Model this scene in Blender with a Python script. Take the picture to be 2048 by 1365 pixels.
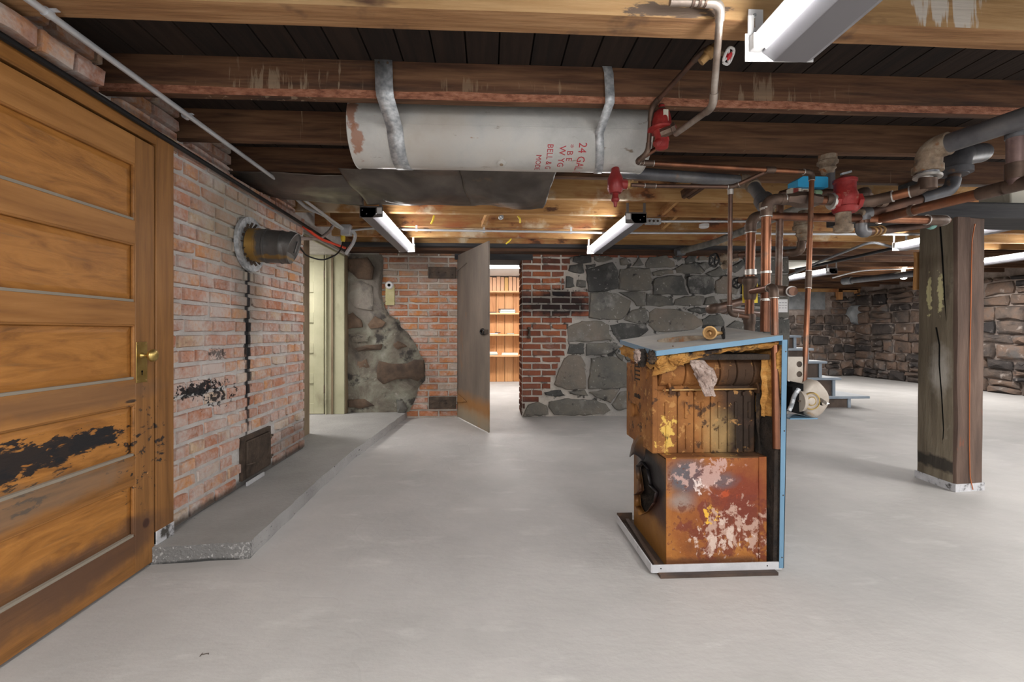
import bpy, bmesh, math, random
from mathutils import Vector, Matrix, noise
from mathutils.geometry import tessellate_polygon
random.seed(7)
C = bpy.context.scene.collection
for o in list(bpy.data.objects): bpy.data.objects.remove(o)
V = Vector
# ------------------------------------------------------------------ camera
F = 900.0; TH = math.atan(46/900.0); H = 1.12
cam_d = bpy.data.cameras.new('camera'); cam = bpy.data.objects.new('camera', cam_d); C.objects.link(cam)
cam_d.sensor_width = 36; cam_d.lens = 36*F/2048; cam_d.shift_y = -17.5/2048; cam_d.clip_start = .02
cam.location = (0, 0, H); cam.rotation_euler = (math.pi/2, 0, -TH)
bpy.context.scene.camera = cam
# ------------------------------------------------------------------ world, exposure, large lights
sc = bpy.context.scene
w = bpy.data.worlds.new('world'); sc.world = w; w.use_nodes = True
w.node_tree.nodes['Background'].inputs[0].default_value = (.93, .96, 1, 1)
w.node_tree.nodes['Background'].inputs[1].default_value = 0.5
sc.view_settings.view_transform = 'Standard'; sc.view_settings.look = 'None'
sc.view_settings.exposure = 1.25; sc.view_settings.gamma = 1; sc.view_settings.use_curve_mapping = False
def area(loc, rot, sx, sy, power, col=(1, .97, .93)):
    d = bpy.data.lights.new('fill_light', 'AREA'); d.shape = 'RECTANGLE'; d.size = sx; d.size_y = sy
    d.energy = power; d.color = col
    o = bpy.data.objects.new('fill_light', d); C.objects.link(o); o.location = loc; o.rotation_euler = rot
    return o
# fill lamps without fixtures: behind and beside the photographer, then added ones farther in
area((1.9, -1.2, 2.1), (0, 0, 0), .3, 1.6, 62)
area((-.9, -1.4, 2.1), (0, 0, 0), .3, 1.6, 62)
area((4.6, 1.2, 2.1), (0, 0, 0), .3, 1.6, 48)
area((7.0, 1.5, 2.1), (0, 0, 0), .3, 1.6, 45)
area((8.2, 7.2, 2.1), (0, 0, 0), .3, 1.6, 34)
area((6.6, 9.4, 2.1), (0, 0, 0), .3, 1.6, 32)
area((.2, 8.6, 2.33), (0, 0, 0), 1.4, .3, 38)  # added to brighten the store room, besides its own strip light
area((-3.0, 5.2, 2.1), (0, 0, 0), .6, .6, 26)  # unseen lamp added to brighten the side room
TUBE_E = 24.0
# ------------------------------------------------------------------ picture ray -> world point at a known depth / height / side
RT = V((math.cos(TH), -math.sin(TH), 0)); FW = V((math.sin(TH), math.cos(TH), 0))
def ray(px, py): return RT*((px-1024)/F) + FW + V((0, 0, (665-py)/F))
def atZ(px, py, z):
    r = ray(px, py); return V((0, 0, H)) + r*((z-H)/r.z)
def atY(px, py, y):
    r = ray(px, py); return V((0, 0, H)) + r*(y/r.y)
def atX(px, py, x):
    r = ray(px, py); return V((0, 0, H)) + r*(x/r.x)
# ------------------------------------------------------------------ materials
class N:
    def __init__(s, name):
        s.m = bpy.data.materials.new(name); s.m.use_nodes = True; s.t = s.m.node_tree
        s.b = s.t.nodes['Principled BSDF']; s.pos = s.t.nodes.new('ShaderNodeNewGeometry').outputs['Position']
    def n(s, typ, **k):
        x = s.t.nodes.new(typ)
        for a, b in k.items(): setattr(x, a, b)
        return x
    def l(s, a, b): s.t.links.new(a, b)
    def val(s, sock, v):
        if hasattr(v, 'is_output') or isinstance(v, bpy.types.NodeSocket): s.l(v, sock)
        else: sock.default_value = v
    def math(s, op, a, b=0.0, clamp=False):
        x = s.n('ShaderNodeMath', operation=op); x.use_clamp = clamp
        s.val(x.inputs[0], a); s.val(x.inputs[1], b); return x.outputs[0]
    def vm(s, op, a, b):
        x = s.n('ShaderNodeVectorMath', operation=op); s.val(x.inputs[0], a); s.val(x.inputs[1], b); return x
    def noise(s, scale, detail=4, stretch=(1, 1, 1), rough=.6, dist=0):
        v = s.vm('MULTIPLY', s.pos, stretch).outputs[0] if stretch != (1, 1, 1) else s.pos
        x = s.n('ShaderNodeTexNoise'); s.l(v, x.inputs['Vector']); x.inputs['Scale'].default_value = scale
        x.inputs['Detail'].default_value = detail; x.inputs['Roughness'].default_value = rough; x.inputs['Distortion'].default_value = dist
        return x.outputs['Fac']
    def ramp(s, fac, stops):
        x = s.n('ShaderNodeValToRGB'); s.val(x.inputs[0], fac); e = x.color_ramp.elements
        while len(e) < len(stops): e.new(.5)
        for i, (p, c) in enumerate(stops):
            e[i].position = p; e[i].color = (*c, 1) if len(c) == 3 else c
        return x.outputs['Color']
    def step(s, fac, a, b):
        x = s.n('ShaderNodeMapRange'); x.clamp = True; s.val(x.inputs['Value'], fac)
        x.inputs['From Min'].default_value = a; x.inputs['From Max'].default_value = b; return x.outputs['Result']
    def mix(s, fac, a, b):
        x = s.n('ShaderNodeMix', data_type='RGBA'); s.val(x.inputs[0], fac)
        s.val(x.inputs[6], a if not isinstance(a, tuple) else (*a, 1)); s.val(x.inputs[7], b if not isinstance(b, tuple) else (*b, 1))
        return x.outputs[2]
    def blob(s, c, r, ns=8, amp=.5, edge=.25, thr=None):
        d = s.vm('SUBTRACT', s.pos, tuple(c)).outputs[0]; d = s.vm('DIVIDE', d, tuple(r)).outputs[0]
        L = s.vm('LENGTH', d, (0, 0, 0)).outputs['Value']
        L = s.math('ADD', L, s.math('MULTIPLY', s.math('SUBTRACT', s.noise(ns, 5), .5), amp*4))
        m = s.step(L, 1+edge, 1-edge)
        return m
    def spl(s, c, r, ns=50, st=(1, 1, 1), dens=.36, fall=.34, amp=.25):
        d = s.vm('SUBTRACT', s.pos, tuple(c)).outputs[0]; d = s.vm('DIVIDE', d, tuple(r)).outputs[0]
        L = s.vm('LENGTH', d, (0, 0, 0)).outputs['Value']
        L = s.math('ADD', L, s.math('MULTIPLY', s.math('SUBTRACT', s.noise(7, 3), .5), amp*4))
        v = s.math('SUBTRACT', s.noise(ns, 5, st, rough=.65, dist=.3), s.math('MULTIPLY', s.math('POWER', s.math('MAXIMUM', L, 0.0), 1.6), fall))
        return s.math('MULTIPLY', s.step(v, dens-.02, dens+.03), s.step(L, 2.2, 1.2))
    def st(s, c, it):
        if it[0] == 'spl': _, col, ce, ra, ns, stv, dens, fall, op = it; m = s.spl(ce, ra, ns, stv, dens, fall)
        else: col, ce, ra, ns, amp, edge, op = it; m = s.blob(ce, ra, ns, amp, edge)
        return s.mix(s.math('MULTIPLY', m, op), c, col)
def mat(name, cols, scale=6, rough=.8, metal=0., bump=.3, bs=None, stretch=(1, 1, 1), rnd=0., detail=5, dist=0., layers=(), stains=(), spec=.4, bd=.01, zrust=None):
    k = N(name); f = k.noise(scale, detail, stretch, dist=dist)
    if rnd:
        oi = k.n('ShaderNodeObjectInfo').outputs['Random']
        f = k.math('ADD', f, k.math('MULTIPLY', k.math('SUBTRACT', oi, .5), rnd), True)
    c = k.ramp(f, cols)
    for (col, sc_, lo, hi, st) in layers:      # extra speckle or grain layers
        c = k.mix(k.math('MULTIPLY', k.step(k.noise(sc_, 5, st), lo, hi), 1.0), c, col)
    for it in stains: c = k.st(c, it)
    k.val(k.b.inputs['Base Color'], c); k.b.inputs['Roughness'].default_value = rough; k.b.inputs['Metallic'].default_value = metal
    k.b.inputs['Specular IOR Level'].default_value = spec
    if bump:
        bn = k.n('ShaderNodeBump'); bn.inputs['Strength'].default_value = bump; bn.inputs['Distance'].default_value = bd
        k.l(k.noise(bs or scale*4, 6, stretch), bn.inputs['Height']); k.l(bn.outputs[0], k.b.inputs['Normal'])
    return k.m
def plain(name, col, rough=.6, metal=0., spec=.4):
    k = N(name); k.b.inputs['Base Color'].default_value = (*col, 1); k.b.inputs['Roughness'].default_value = rough
    k.b.inputs['Metallic'].default_value = metal; k.b.inputs['Specular IOR Level'].default_value = spec; return k.m
def emit(name, col, st):
    k = N(name); k.b.inputs['Base Color'].default_value = (*col, 1)
    k.b.inputs['Emission Color'].default_value = (*col, 1); k.b.inputs['Emission Strength'].default_value = st; return k.m

WP = lambda px, py, x: atX(px, py, x)
BLK = (.012, .012, .014)
# floor
def floor_mat():
    k = N('painted_concrete'); c = k.ramp(k.noise(1.3, 6), [(.3, (.355, .345, .335)), (.55, (.42, .405, .395)), (.75, (.47, .455, .44))])
    c = k.mix(k.step(k.noise(2.2, 8, (1, 2.5, 1)), .58, .8), c, (.53, .52, .505))
    c = k.mix(k.math('MULTIPLY', k.step(k.noise(60, 2), .74, .8), .5), c, (.25, .24, .23))
    k.val(k.b.inputs['Base Color'], c)
    k.val(k.b.inputs['Roughness'], k.step(k.noise(3, 4), -1.2, 1.6)); k.b.inputs['Specular IOR Level'].default_value = .35
    b = k.n('ShaderNodeBump'); b.inputs['Strength'].default_value = .55; b.inputs['Distance'].default_value = .006
    h = k.math('ADD', k.noise(14, 8, (1, 1.6, 1)), k.math('MULTIPLY', k.noise(3.5, 3), 1.5))
    # shallow hairline cracks
    v = k.n('ShaderNodeTexVoronoi', feature='DISTANCE_TO_EDGE'); v.inputs['Scale'].default_value = .55
    k.l(k.vm('ADD', k.pos, k.vm('MULTIPLY', k.n_noisecol(2.5), (.5, .5, .5)).outputs[0]).outputs[0], v.inputs['Vector'])
    cr = k.step(v.outputs['Distance'], .0, .006)
    h = k.math('ADD', h, k.math('MULTIPLY', cr, .16))
    k.l(h, b.inputs['Height']); k.l(b.outputs[0], k.b.inputs['Normal']); return k.m
def _nc(s, sc_):
    x = s.n('ShaderNodeTexNoise'); s.l(s.pos, x.inputs['Vector']); x.inputs['Scale'].default_value = sc_; return x.outputs['Color']
N.n_noisecol = _nc
m_floor = floor_mat()
m_ledge = mat('ledge_concrete', [(.3, (.235, .228, .22)), (.7, (.31, .30, .29))], 3, .75, bump=.8, bs=45, layers=[((.10, .10, .10), 30, .70, .76, (1, 1, 1))])
m_ledge_side = mat('ledge_side_concrete', [(.3, (.33, .32, .315)), (.7, (.45, .44, .43))], 3, .8, bump=1, bs=60, bd=.012, layers=[((.06, .06, .06), 26, .62, .70, (1, 1, 2.2))], stains=[('spl', (.14, .138, .135), (-1.4, 2.26, .045), (.24, .05, .10), 70, (1, 1, 1), .36, .1, .85), ((.03, .03, .03), (-1.4, 2.26, .0), (.24, .06, .012), 20, .3, .3, .9)])
# bricks
soot_x = -1.64
LW_ST = [
    ((.07, .06, .05), (-1.64, 3.18, 1.45), (.4, .14, .20), 9, .14, .5, .5),
    ('spl', BLK, (-1.64, 2.64, .80), (.4, .24, .06), 34, (1, .8, 1), .34, .26, .97),
    ('spl', BLK, (-1.64, 2.85, .74), (.4, .22, .10), 34, (1, .8, 1), .47, .16, .95),
    ('spl', (.06, .055, .055), (-1.64, 2.83, .99), (.4, .10, .04), 50, (1, 1, 1), .40, .2, .8),
    ((.05, .045, .04), (-1.64, 3.3, .085), (.6, 1.7, .045), 14, .2, .3, .85),
    ((.05, .045, .04), (-1.64, 3.9, .22), (.6, .4, .14), 10, .25, .4, .5),
    ((.30, .27, .21), (-1.64, 3.02, 1.82), (.4, .34, .28), 7, .22, .4, .65),
    ((.28, .25, .21), (-1.64, 3.2, 1.35), (.4, .20, .32), 7, .22, .3, .45),
    (BLK, (-1.64, 3.175, 1.08), (.4, .024, .66), 9, .06, .3, .96),
    ('spl', BLK, (-1.64, 3.18, 1.0), (.4, .06, .72), 26, (1, 1, .25), .46, .20, .8),
]
def brick_mat(name, cols, white, w0, w1, stains=(), rnd=.75, wc=(.56, .51, .48)):
    k = N(name); oi = k.n('ShaderNodeObjectInfo').outputs['Random']
    f = k.math('ADD', k.math('MULTIPLY', k.noise(9, 4), .5), k.math('MULTIPLY', oi, rnd), True)
    c = k.ramp(f, cols)
    c = k.mix(k.math('MULTIPLY', k.step(k.noise(55, 4), .56, .7), .4), c, (.10, .05, .035))
    c = k.mix(k.math('MULTIPLY', k.step(k.math('ADD', k.noise(5, 6), k.math('MULTIPLY', k.noise(40, 4), .35)), w0, w1), white), c, wc)
    for it in stains: c = k.st(c, it)
    k.val(k.b.inputs['Base Color'], c); k.b.inputs['Roughness'].default_value = .9; k.b.inputs['Specular IOR Level'].default_value = .2
    b = k.n('ShaderNodeBump'); b.inputs['Strength'].default_value = .7; b.inputs['Distance'].default_value = .006
    k.l(k.noise(60, 7), b.inputs['Height']); k.l(b.outputs[0], k.b.inputs['Normal']); return k.m
m_brickL = brick_mat('weathered_pink_brick', [(.12, (.24, .10, .065)), (.3, (.42, .18, .105)), (.45, (.50, .25, .165)), (.6, (.44, .25, .19)), (.75, (.58, .28, .125)), (.88, (.38, .215, .165)), (.97, (.50, .36, .24))], .80, .56, .84, LW_ST)
BW_L = [((.05, .045, .04), (-.9, 5.95, 2.18), (1.4, .5, .14), 8, .3, .5, .55), ((.3, .27, .24), (-.75, 5.95, 1.9), (.35, .5, .2), 9, .3, .5, .5)]
m_brickB = brick_mat('orange_red_brick', [(.15, (.24, .09, .05)), (.35, (.40, .155, .075)), (.55, (.48, .20, .10)), (.7, (.36, .17, .105)), (.85, (.52, .21, .07)), (.95, (.38, .29, .23))], .66, .62, .88, BW_L)
kx = lambda px, py: tuple(atY(px, py, 5.95))
m_brickR = brick_mat('dark_red_brick', [(.15, (.11, .045, .03)), (.35, (.20, .065, .04)), (.55, (.27, .09, .05)), (.75, (.19, .08, .055)), (.95, (.33, .11, .05))], .3, .80, 1.0,
    [(BLK, kx(1110, 608), (.50, .5, .16), 8, .25, .25, .93), (BLK, kx(1125, 585), (.16, .5, .05), 12, .3, .3, .9), ((.04, .03, .03), kx(1060, 822), (.4, .5, .14), 8, .3, .4, .8), ((.03, .025, .025), kx(1060, 525), (.5, .5, .1), 8, .3, .5, .5)])
m_mortarL = mat('pale_mortar', [(.3, (.44, .41, .39)), (.7, (.62, .60, .58))], 7, .95, bump=.9, bs=50, stains=LW_ST)
m_mortarB = mat('sandy_mortar', [(.3, (.38, .34, .30)), (.7, (.60, .55, .49))], 6, .95, bump=.9, bs=45, stains=[((.30, .29, .275), (2.95, 5.95, 1.1), (1.85, .8, 1.8), 4, .1, .15, .9), ('spl', (.02, .02, .02), (2.9, 5.95, 1.1), (1.8, .8, 1.6), 7, (1, 1, 1), .56, .02, .9), ((.05, .045, .04), kx(1110, 605), (.55, .5, .2), 8, .25, .4, .6)])
m_mortarS = mat('grey_stone_mortar', [(.25, (.12, .115, .11)), (.5, (.27, .26, .25)), (.75, (.46, .44, .42))], 4.5, .95, bump=1, bs=28, bd=.02)
m_stone = mat('dark_basalt_stone', [(.2, (.045, .045, .044)), (.38, (.085, .085, .08)), (.5, (.125, .12, .108)), (.62, (.15, .14, .12)), (.8, (.20, .17, .14))], 3, .85, bump=.7, bs=16, rnd=.5, bd=.02,
    layers=[((.36, .35, .33), 30, .64, .70, (1, 1, 1)), ((.27, .26, .245), 5, .58, .78, (1, 1, 1)), ((.03, .03, .03), 7, .64, .72, (1, 1, 1))])
m_stone_far = mat('brown_rubble_stone', [(.2, (.03, .026, .026)), (.4, (.065, .053, .048)), (.55, (.11, .082, .067)), (.7, (.16, .105, .078)), (.85, (.11, .10, .095))], 3, .9, bump=.9, bs=9, rnd=.55, bd=.03,
    layers=[((.36, .31, .28), 7, .60, .76, (1, 1, 1)), ((.035, .03, .03), 4, .62, .75, (1, 1, 1))])
m_mortarF = mat('pale_rubble_mortar', [(.25, (.10, .08, .07)), (.5, (.26, .21, .185)), (.75, (.44, .37, .33))], 3, .95, bump=1, bs=14, bd=.03)
m_plaster = mat('grey_green_parging', [(.25, (.06, .052, .045)), (.38, (.115, .098, .08)), (.48, (.17, .15, .12)), (.58, (.22, .215, .17)), (.75, (.33, .32, .28))], 3.2, .95, bump=1, bs=16, bd=.02, dist=.6,
    layers=[((.05, .044, .04), 5, .56, .64, (1, 1, 1)), ((.34, .31, .27), 11, .64, .72, (1, 1, 1))], stains=[((.12, .105, .09), atY(757, 560, 5.9), (.10, .5, .42), 8, .2, .3, .8), ((.36, .32, .29), atY(720, 600, 5.9), (.22, .5, .3), 8, .25, .4, .5)])
m_pstone = mat('brown_wall_stone', [(.25, (.06, .042, .032)), (.5, (.12, .08, .055)), (.75, (.19, .125, .085))], 6, .95, bump=.8, bs=24, rnd=.35)
m_conc = mat('blue_grey_cement', [(.3, (.16, .17, .18)), (.7, (.30, .31, .32))], 4, .9, bump=.5, layers=[((.5, .5, .5), 8, .64, .8, (1, 1, 1))])
# woods
def wood(name, dark, mid, light, axis, rough=.7, layers=(), stains=(), s=1., bump=.4, rnd=.25):
    st = [30, 30, 30]; st['xyz'.index(axis)] = 2.2
    return mat(name, [(.25, dark), (.5, mid), (.78, light)], s*1.0, rough, bump=bump, bs=s*2.2, stretch=tuple(st), rnd=rnd, layers=layers, stains=stains, dist=.25, bd=.006)
m_joist = wood('shaded_fir_joist', (.035, .016, .009), (.095, .043, .021), (.19, .10, .05), 'x', .85,  # same fir as the back joists, darkened in colour for the shade
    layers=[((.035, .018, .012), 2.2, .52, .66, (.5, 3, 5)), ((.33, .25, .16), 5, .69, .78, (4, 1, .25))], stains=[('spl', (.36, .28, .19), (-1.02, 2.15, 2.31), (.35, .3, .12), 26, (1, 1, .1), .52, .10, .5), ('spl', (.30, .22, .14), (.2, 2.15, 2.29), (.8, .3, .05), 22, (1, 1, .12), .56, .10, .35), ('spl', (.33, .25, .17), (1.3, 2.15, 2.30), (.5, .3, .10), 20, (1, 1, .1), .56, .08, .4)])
m_joist_b = wood('lit_fir_joist', (.25, .12, .045), (.44, .24, .09), (.56, .35, .16), 'x', .85,  # tube light put into the fir colour; the reddish stain layers are real
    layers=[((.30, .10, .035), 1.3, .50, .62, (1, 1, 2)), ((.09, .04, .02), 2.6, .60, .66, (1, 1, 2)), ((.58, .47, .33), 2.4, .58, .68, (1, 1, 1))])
m_front = wood('tan_fir_beam', (.24, .13, .055), (.42, .25, .11), (.52, .34, .17), 'x', .85, layers=[((.10, .05, .03), 1.6, .62, .72, (1, 1, 3))], stains=[('spl', (.62, .58, .52), (1.66, 1.55, 2.33), (.17, .5, .16), 14, (1, 1, .12), .40, .20, .85), ('spl', (.05, .045, .05), (.66, 1.6, 2.25), (.22, .5, .06), 9, (.5, 1, 2), .40, .2, .8)])  # same fir, the lit front's lighter tone put into the colour
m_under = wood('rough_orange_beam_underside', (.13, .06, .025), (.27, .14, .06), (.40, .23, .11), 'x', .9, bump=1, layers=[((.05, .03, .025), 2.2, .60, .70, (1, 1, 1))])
m_bark = mat('red_bark_edge', [(.3, (.16, .06, .035)), (.5, (.34, .14, .08)), (.7, (.46, .22, .14))], 22, .95, bump=1, bs=30, stretch=(1, 2, 3), bd=.02)
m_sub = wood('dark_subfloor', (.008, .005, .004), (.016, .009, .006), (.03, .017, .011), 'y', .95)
DX = -1.62
DOOR_ST = [
    ('spl', BLK, atX(70, 915, DX), (.3, .42, .075), 26, (1, .45, 1.3), .30, .30, .97),
    ('spl', BLK, atX(190, 880, DX), (.3, .17, .055), 30, (1, .45, 1.3), .32, .28, .97),
    ('spl', BLK, atX(50, 960, DX), (.3, .30, .12), 26, (1, .4, 1.3), .50, .14, .95),
    ('spl', BLK, atX(285, 890, DX), (.3, .13, .20), 30, (1, .7, 1.2), .555, .06, .95),
    (BLK, atX(262, 803, DX), (.2, .035, .008), 20, .3, .2, .9),
    ((.16, .085, .045), atX(150, 800, DX), (.2, .45, .05), 6, .35, .3, .6),
    ((.11, .055, .03), atX(60, 1210, DX), (.2, .50, .10), 6, .45, .3, .75),
    ((.10, .05, .03), atX(220, 1110, DX), (.2, .35, .09), 6, .4, .3, .7),
    ((.20, .15, .11), atX(60, 1010, DX), (.2, .4, .06), 6, .35, .3, .5),
    ((.05, .02, .015), atX(292, 1047, DX), (.2, .02, .022), 5, .1, .2, .9),
]
m_doorh = wood('varnished_fir_horizontal', (.155, .066, .016), (.30, .128, .032), (.41, .19, .055), 'y', .5, stains=DOOR_ST, layers=[((.17, .095, .045), 1.6, .60, .78, (1, 1, 3))], s=.9, bump=.2)
m_doorv = wood('varnished_fir_vertical', (.17, .075, .022), (.28, .125, .036), (.37, .18, .056), 'z', .5, stains=DOOR_ST, layers=[((.15, .085, .04), 1.6, .60, .78, (1, 3, 1))], s=.9, bump=.2)
m_panel = mat('figured_fir_panel', [(.2, (.15, .06, .014)), (.45, (.33, .135, .028)), (.6, (.42, .18, .04)), (.85, (.25, .10, .024))], 2.6, .45, bump=.15, bs=20, stretch=(1, 1, 5), dist=2.2, stains=DOOR_ST,
    layers=[((.25, .12, .04), 9, .60, .75, (1, .6, 6))])
m_dust = plain('grey_dust', (.26, .225, .18), .95)
m_cream = mat('cream_paint', [(.3, (.36, .35, .23)), (.7, (.47, .45, .31))], 3, .6, bump=.15, layers=[((.22, .20, .13), 4, .60, .8, (1, 1, .5))])
m_brownj = mat('brown_jamb', [(.3, (.16, .115, .07)), (.7, (.25, .19, .12))], 4, .7, bump=.3, stretch=(4, 4, 1))
m_post = mat('weathered_post', [(.25, (.09, .072, .05)), (.5, (.165, .135, .095)), (.75, (.235, .20, .15))], 2.6, .9, bump=.8, bs=9, stretch=(5, 5, .7), bd=.008,
    layers=[((.04, .033, .027), 3, .60, .72, (1, 1, 1)), ((.42, .38, .33), 2.2, .66, .80, (1, 1, 1))],
    stains=[((.62, .58, .32), atX(1853, 590, 3.27), (.1, .022, .13), 30, .8, .15, .85), ((.62, .58, .32), atX(1878, 585, 3.27), (.1, .022, .14), 30, .8, .15, .85),
            ((.45, .42, .38), atX(1878, 745, 3.27), (.1, .07, .16), 9, .4, .5, .7), ((.02, .018, .016), atX(1870, 925, 3.27), (.1, .3, .05), 12, .4, .2, .85)])
m_post_f = mat('reddish_post_face', [(.25, (.05, .032, .025)), (.5, (.095, .06, .045)), (.75, (.15, .10, .075))], 2.6, .9, bump=.8, bs=9, stretch=(5, 5, .7), bd=.008, layers=[((.20, .06, .03), 8, .62, .7, (1, 1, .4))])
m_flake = mat('flaking_white_paint', [(.35, (.06, .055, .05)), (.45, (.45, .45, .47)), (.7, (.60, .60, .62))], 14, .8, bump=.4)
m_beam = wood('blackened_beam', (.015, .015, .018), (.035, .034, .036), (.06, .057, .055), 'x', .8)
m_pine = wood('orange_pine_board', (.38, .16, .055), (.52, .25, .10), (.60, .33, .15), 'z', .55, rnd=.3, bump=.1)
m_shelf = wood('orange_pine_shelf', (.50, .26, .12), (.60, .34, .17), (.66, .42, .24), 'x', .55, bump=.1)
m_white = plain('white_enamel', (.72, .72, .72), .4)
m_wall_w = plain('white_wall_paint', (.62, .60, .58), .8)
m_grey_en = plain('lilac_grey_enamel', (.185, .18, .195), .4)
m_tubee = emit('lit_tube', (1, .985, .97), TUBE_E)
m_bulbe = emit('lit_bulb', (1, .82, .6), 60)
# metals
m_galv = mat('galvanised_steel', [(.3, (.27, .29, .31)), (.5, (.42, .44, .46)), (.7, (.60, .62, .64))], 34, .42, .35, bump=.1, detail=2)
m_emt = mat('silver_conduit', [(.3, (.50, .52, .55)), (.7, (.68, .70, .73))], 5, .34, .45, bump=.05)
m_black = plain('black_iron', (.015, .015, .016), .45, .3)
m_dark = plain('dark_hole', (.006, .006, .006), .95, 0, .1)
m_iron = mat('rusty_door_iron', [(.25, (.10, .082, .07)), (.5, (.165, .135, .112)), (.75, (.25, .20, .16))], 2.4, .6, .25, bump=.3, stretch=(1, 1, .35), bs=20, spec=.3,
    layers=[((.27, .13, .05), 3, .62, .75, (1, 1, .4))],
    stains=[((.34, .15, .035), (-.2, 5.4, .22), (.7, 1.2, .12), 5, .3, .5, .75), ((.33, .28, .20), (-.2, 5.4, .08), (.7, 1.2, .10), 6, .3, .4, .6)])
m_iron_d = mat('dark_pitted_iron', [(.3, (.04, .03, .024)), (.7, (.12, .085, .062))], 12, .6, .4, bump=.4, layers=[((.3, .24, .14), 60, .68, .74, (1, 1, 1))])
m_copper = mat('tarnished_copper', [(.25, (.085, .04, .028)), (.45, (.19, .08, .045)), (.62, (.33, .14, .075)), (.85, (.42, .20, .11))], 5, .38, .8, bump=.08, bs=40, stretch=(1, 1, .5), layers=[((.13, .10, .08), 6, .58, .72, (1, 1, 1))])
m_copperd = mat('brown_copper', [(.25, (.06, .038, .032)), (.5, (.13, .075, .055)), (.75, (.24, .12, .075))], 6, .45, .7, bump=.08, layers=[((.16, .13, .11), 7, .58, .7, (1, 1, 1))])
m_fit = mat('copper_fitting', [(.3, (.07, .048, .038)), (.6, (.15, .10, .075)), (.8, (.32, .25, .19))], 9, .5, .6, bump=.15)
m_solder = plain('solder_ring', (.55, .53, .50), .4, .7)
m_ironp = mat('grey_iron_pipe', [(.3, (.07, .072, .08)), (.5, (.15, .15, .16)), (.7, (.24, .235, .23))], 4, .45, .5, bump=.15, layers=[((.30, .17, .09), 9, .62, .72, (1, 1, 1))])
m_ironf = mat('crusty_iron_elbow', [(.3, (.10, .075, .055)), (.5, (.27, .20, .14)), (.7, (.45, .38, .29))], 14, .7, .2, bump=.5, layers=[((.28, .11, .035), 18, .60, .68, (1, 1, 1))])
m_redcast = mat('red_cast_valve', [(.3, (.17, .014, .014)), (.6, (.33, .028, .025)), (.8, (.42, .09, .07))], 9, .5, .1, bump=.35, bs=40, layers=[((.36, .22, .16), 16, .62, .74, (1, 1, 1))])
m_redclean = mat('red_painted_casting', [(.3, (.17, .018, .018)), (.7, (.28, .03, .028))], 9, .35, .1, bump=.15)
m_brass = mat('brass', [(.3, (.36, .24, .07)), (.7, (.60, .44, .16))], 12, .32, .9, bump=.1)
m_brasso = mat('old_brass', [(.3, (.30, .17, .07)), (.7, (.52, .33, .14))], 18, .5, .6, bump=.3)
m_tank = mat('dented_white_tank_paint', [(.3, (.40, .40, .385)), (.6, (.53, .53, .51)), (.8, (.60, .60, .58))], 5, .36, 0, bump=.6, bs=38, bd=.004,
    layers=[((.30, .16, .08), 10, .70, .74, (.6, 1, 2.2)), ((.20, .16, .12), 26, .66, .72, (.3, 1, 1)), ((.40, .36, .31), 2.5, .45, .75, (1, 1, 1))],
    stains=[((.30, .13, .07), (-.70, 2.4, 2.25), (.028, .5, .09), 30, .5, .2, .85), ((.30, .13, .07), (-.68, 2.4, 2.12), (.03, .5, .06), 30, .6, .2, .85)])
m_rednk = plain('red_stencil_ink', (.42, .035, .045), .6)
m_sheet = mat('sooty_sheet_metal', [(.25, (.05, .042, .036)), (.5, (.115, .10, .088)), (.75, (.21, .18, .155))], 2.6, .33, .55, bump=.15, bs=9, dist=.5, layers=[((.20, .13, .08), 5, .62, .74, (1, 1, 1))])
m_flue = mat('dull_flue_pipe', [(.3, (.07, .068, .066)), (.6, (.13, .125, .12)), (.8, (.19, .18, .17))], 6, .45, .6, bump=.1, stains=[((.34, .19, .04), (-1.605, 3.18, 1.72), (.045, .3, .3), 24, .35, .3, .9), ((.34, .19, .04), (-1.46, 3.18, 1.63), (.12, .3, .012), 24, .6, .3, .7)])
# boiler
BZ = lambda px, py, y=2.08: tuple(atY(px, py, y))
m_cast = mat('rusted_cast_iron', [(.2, (.08, .03, .011)), (.42, (.19, .072, .02)), (.6, (.30, .125, .034)), (.8, (.42, .21, .06))], 4, .8, .15, bump=.5, bs=40,
    layers=[((.05, .022, .012), 5, .62, .72, (1.5, 1, .6))],
    stains=[((.016, .011, .008), BZ(1478, 830, 2.2), (.13, .5, .25), 6, .35, .45, .95), ((.02, .012, .008), BZ(1445, 860, 2.2), (.07, .5, .14), 9, .45, .4, .85),
            ('spl', (.66, .44, .10), BZ(1324, 862, 2.2), (.045, .5, .10), 24, (1, 1, 1), .40, .16, .9), ((.42, .27, .11), BZ(1425, 860, 2.2), (.07, .5, .11), 9, .3, .5, .7),
            ((.035, .02, .012), (1.22, 2.2, .90), (.12, .5, .20), 6, .35, .5, .8), ('spl', (.04, .02, .012), (1.05, 2.2, .75), (.5, .6, .4), 14, (1, 1, 1), .58, .02, .85), ('spl', (.46, .24, .08), (.95, 2.2, .75), (.3, .6, .3), 22, (1, 1, 1), .60, .03, .7)])
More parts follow.
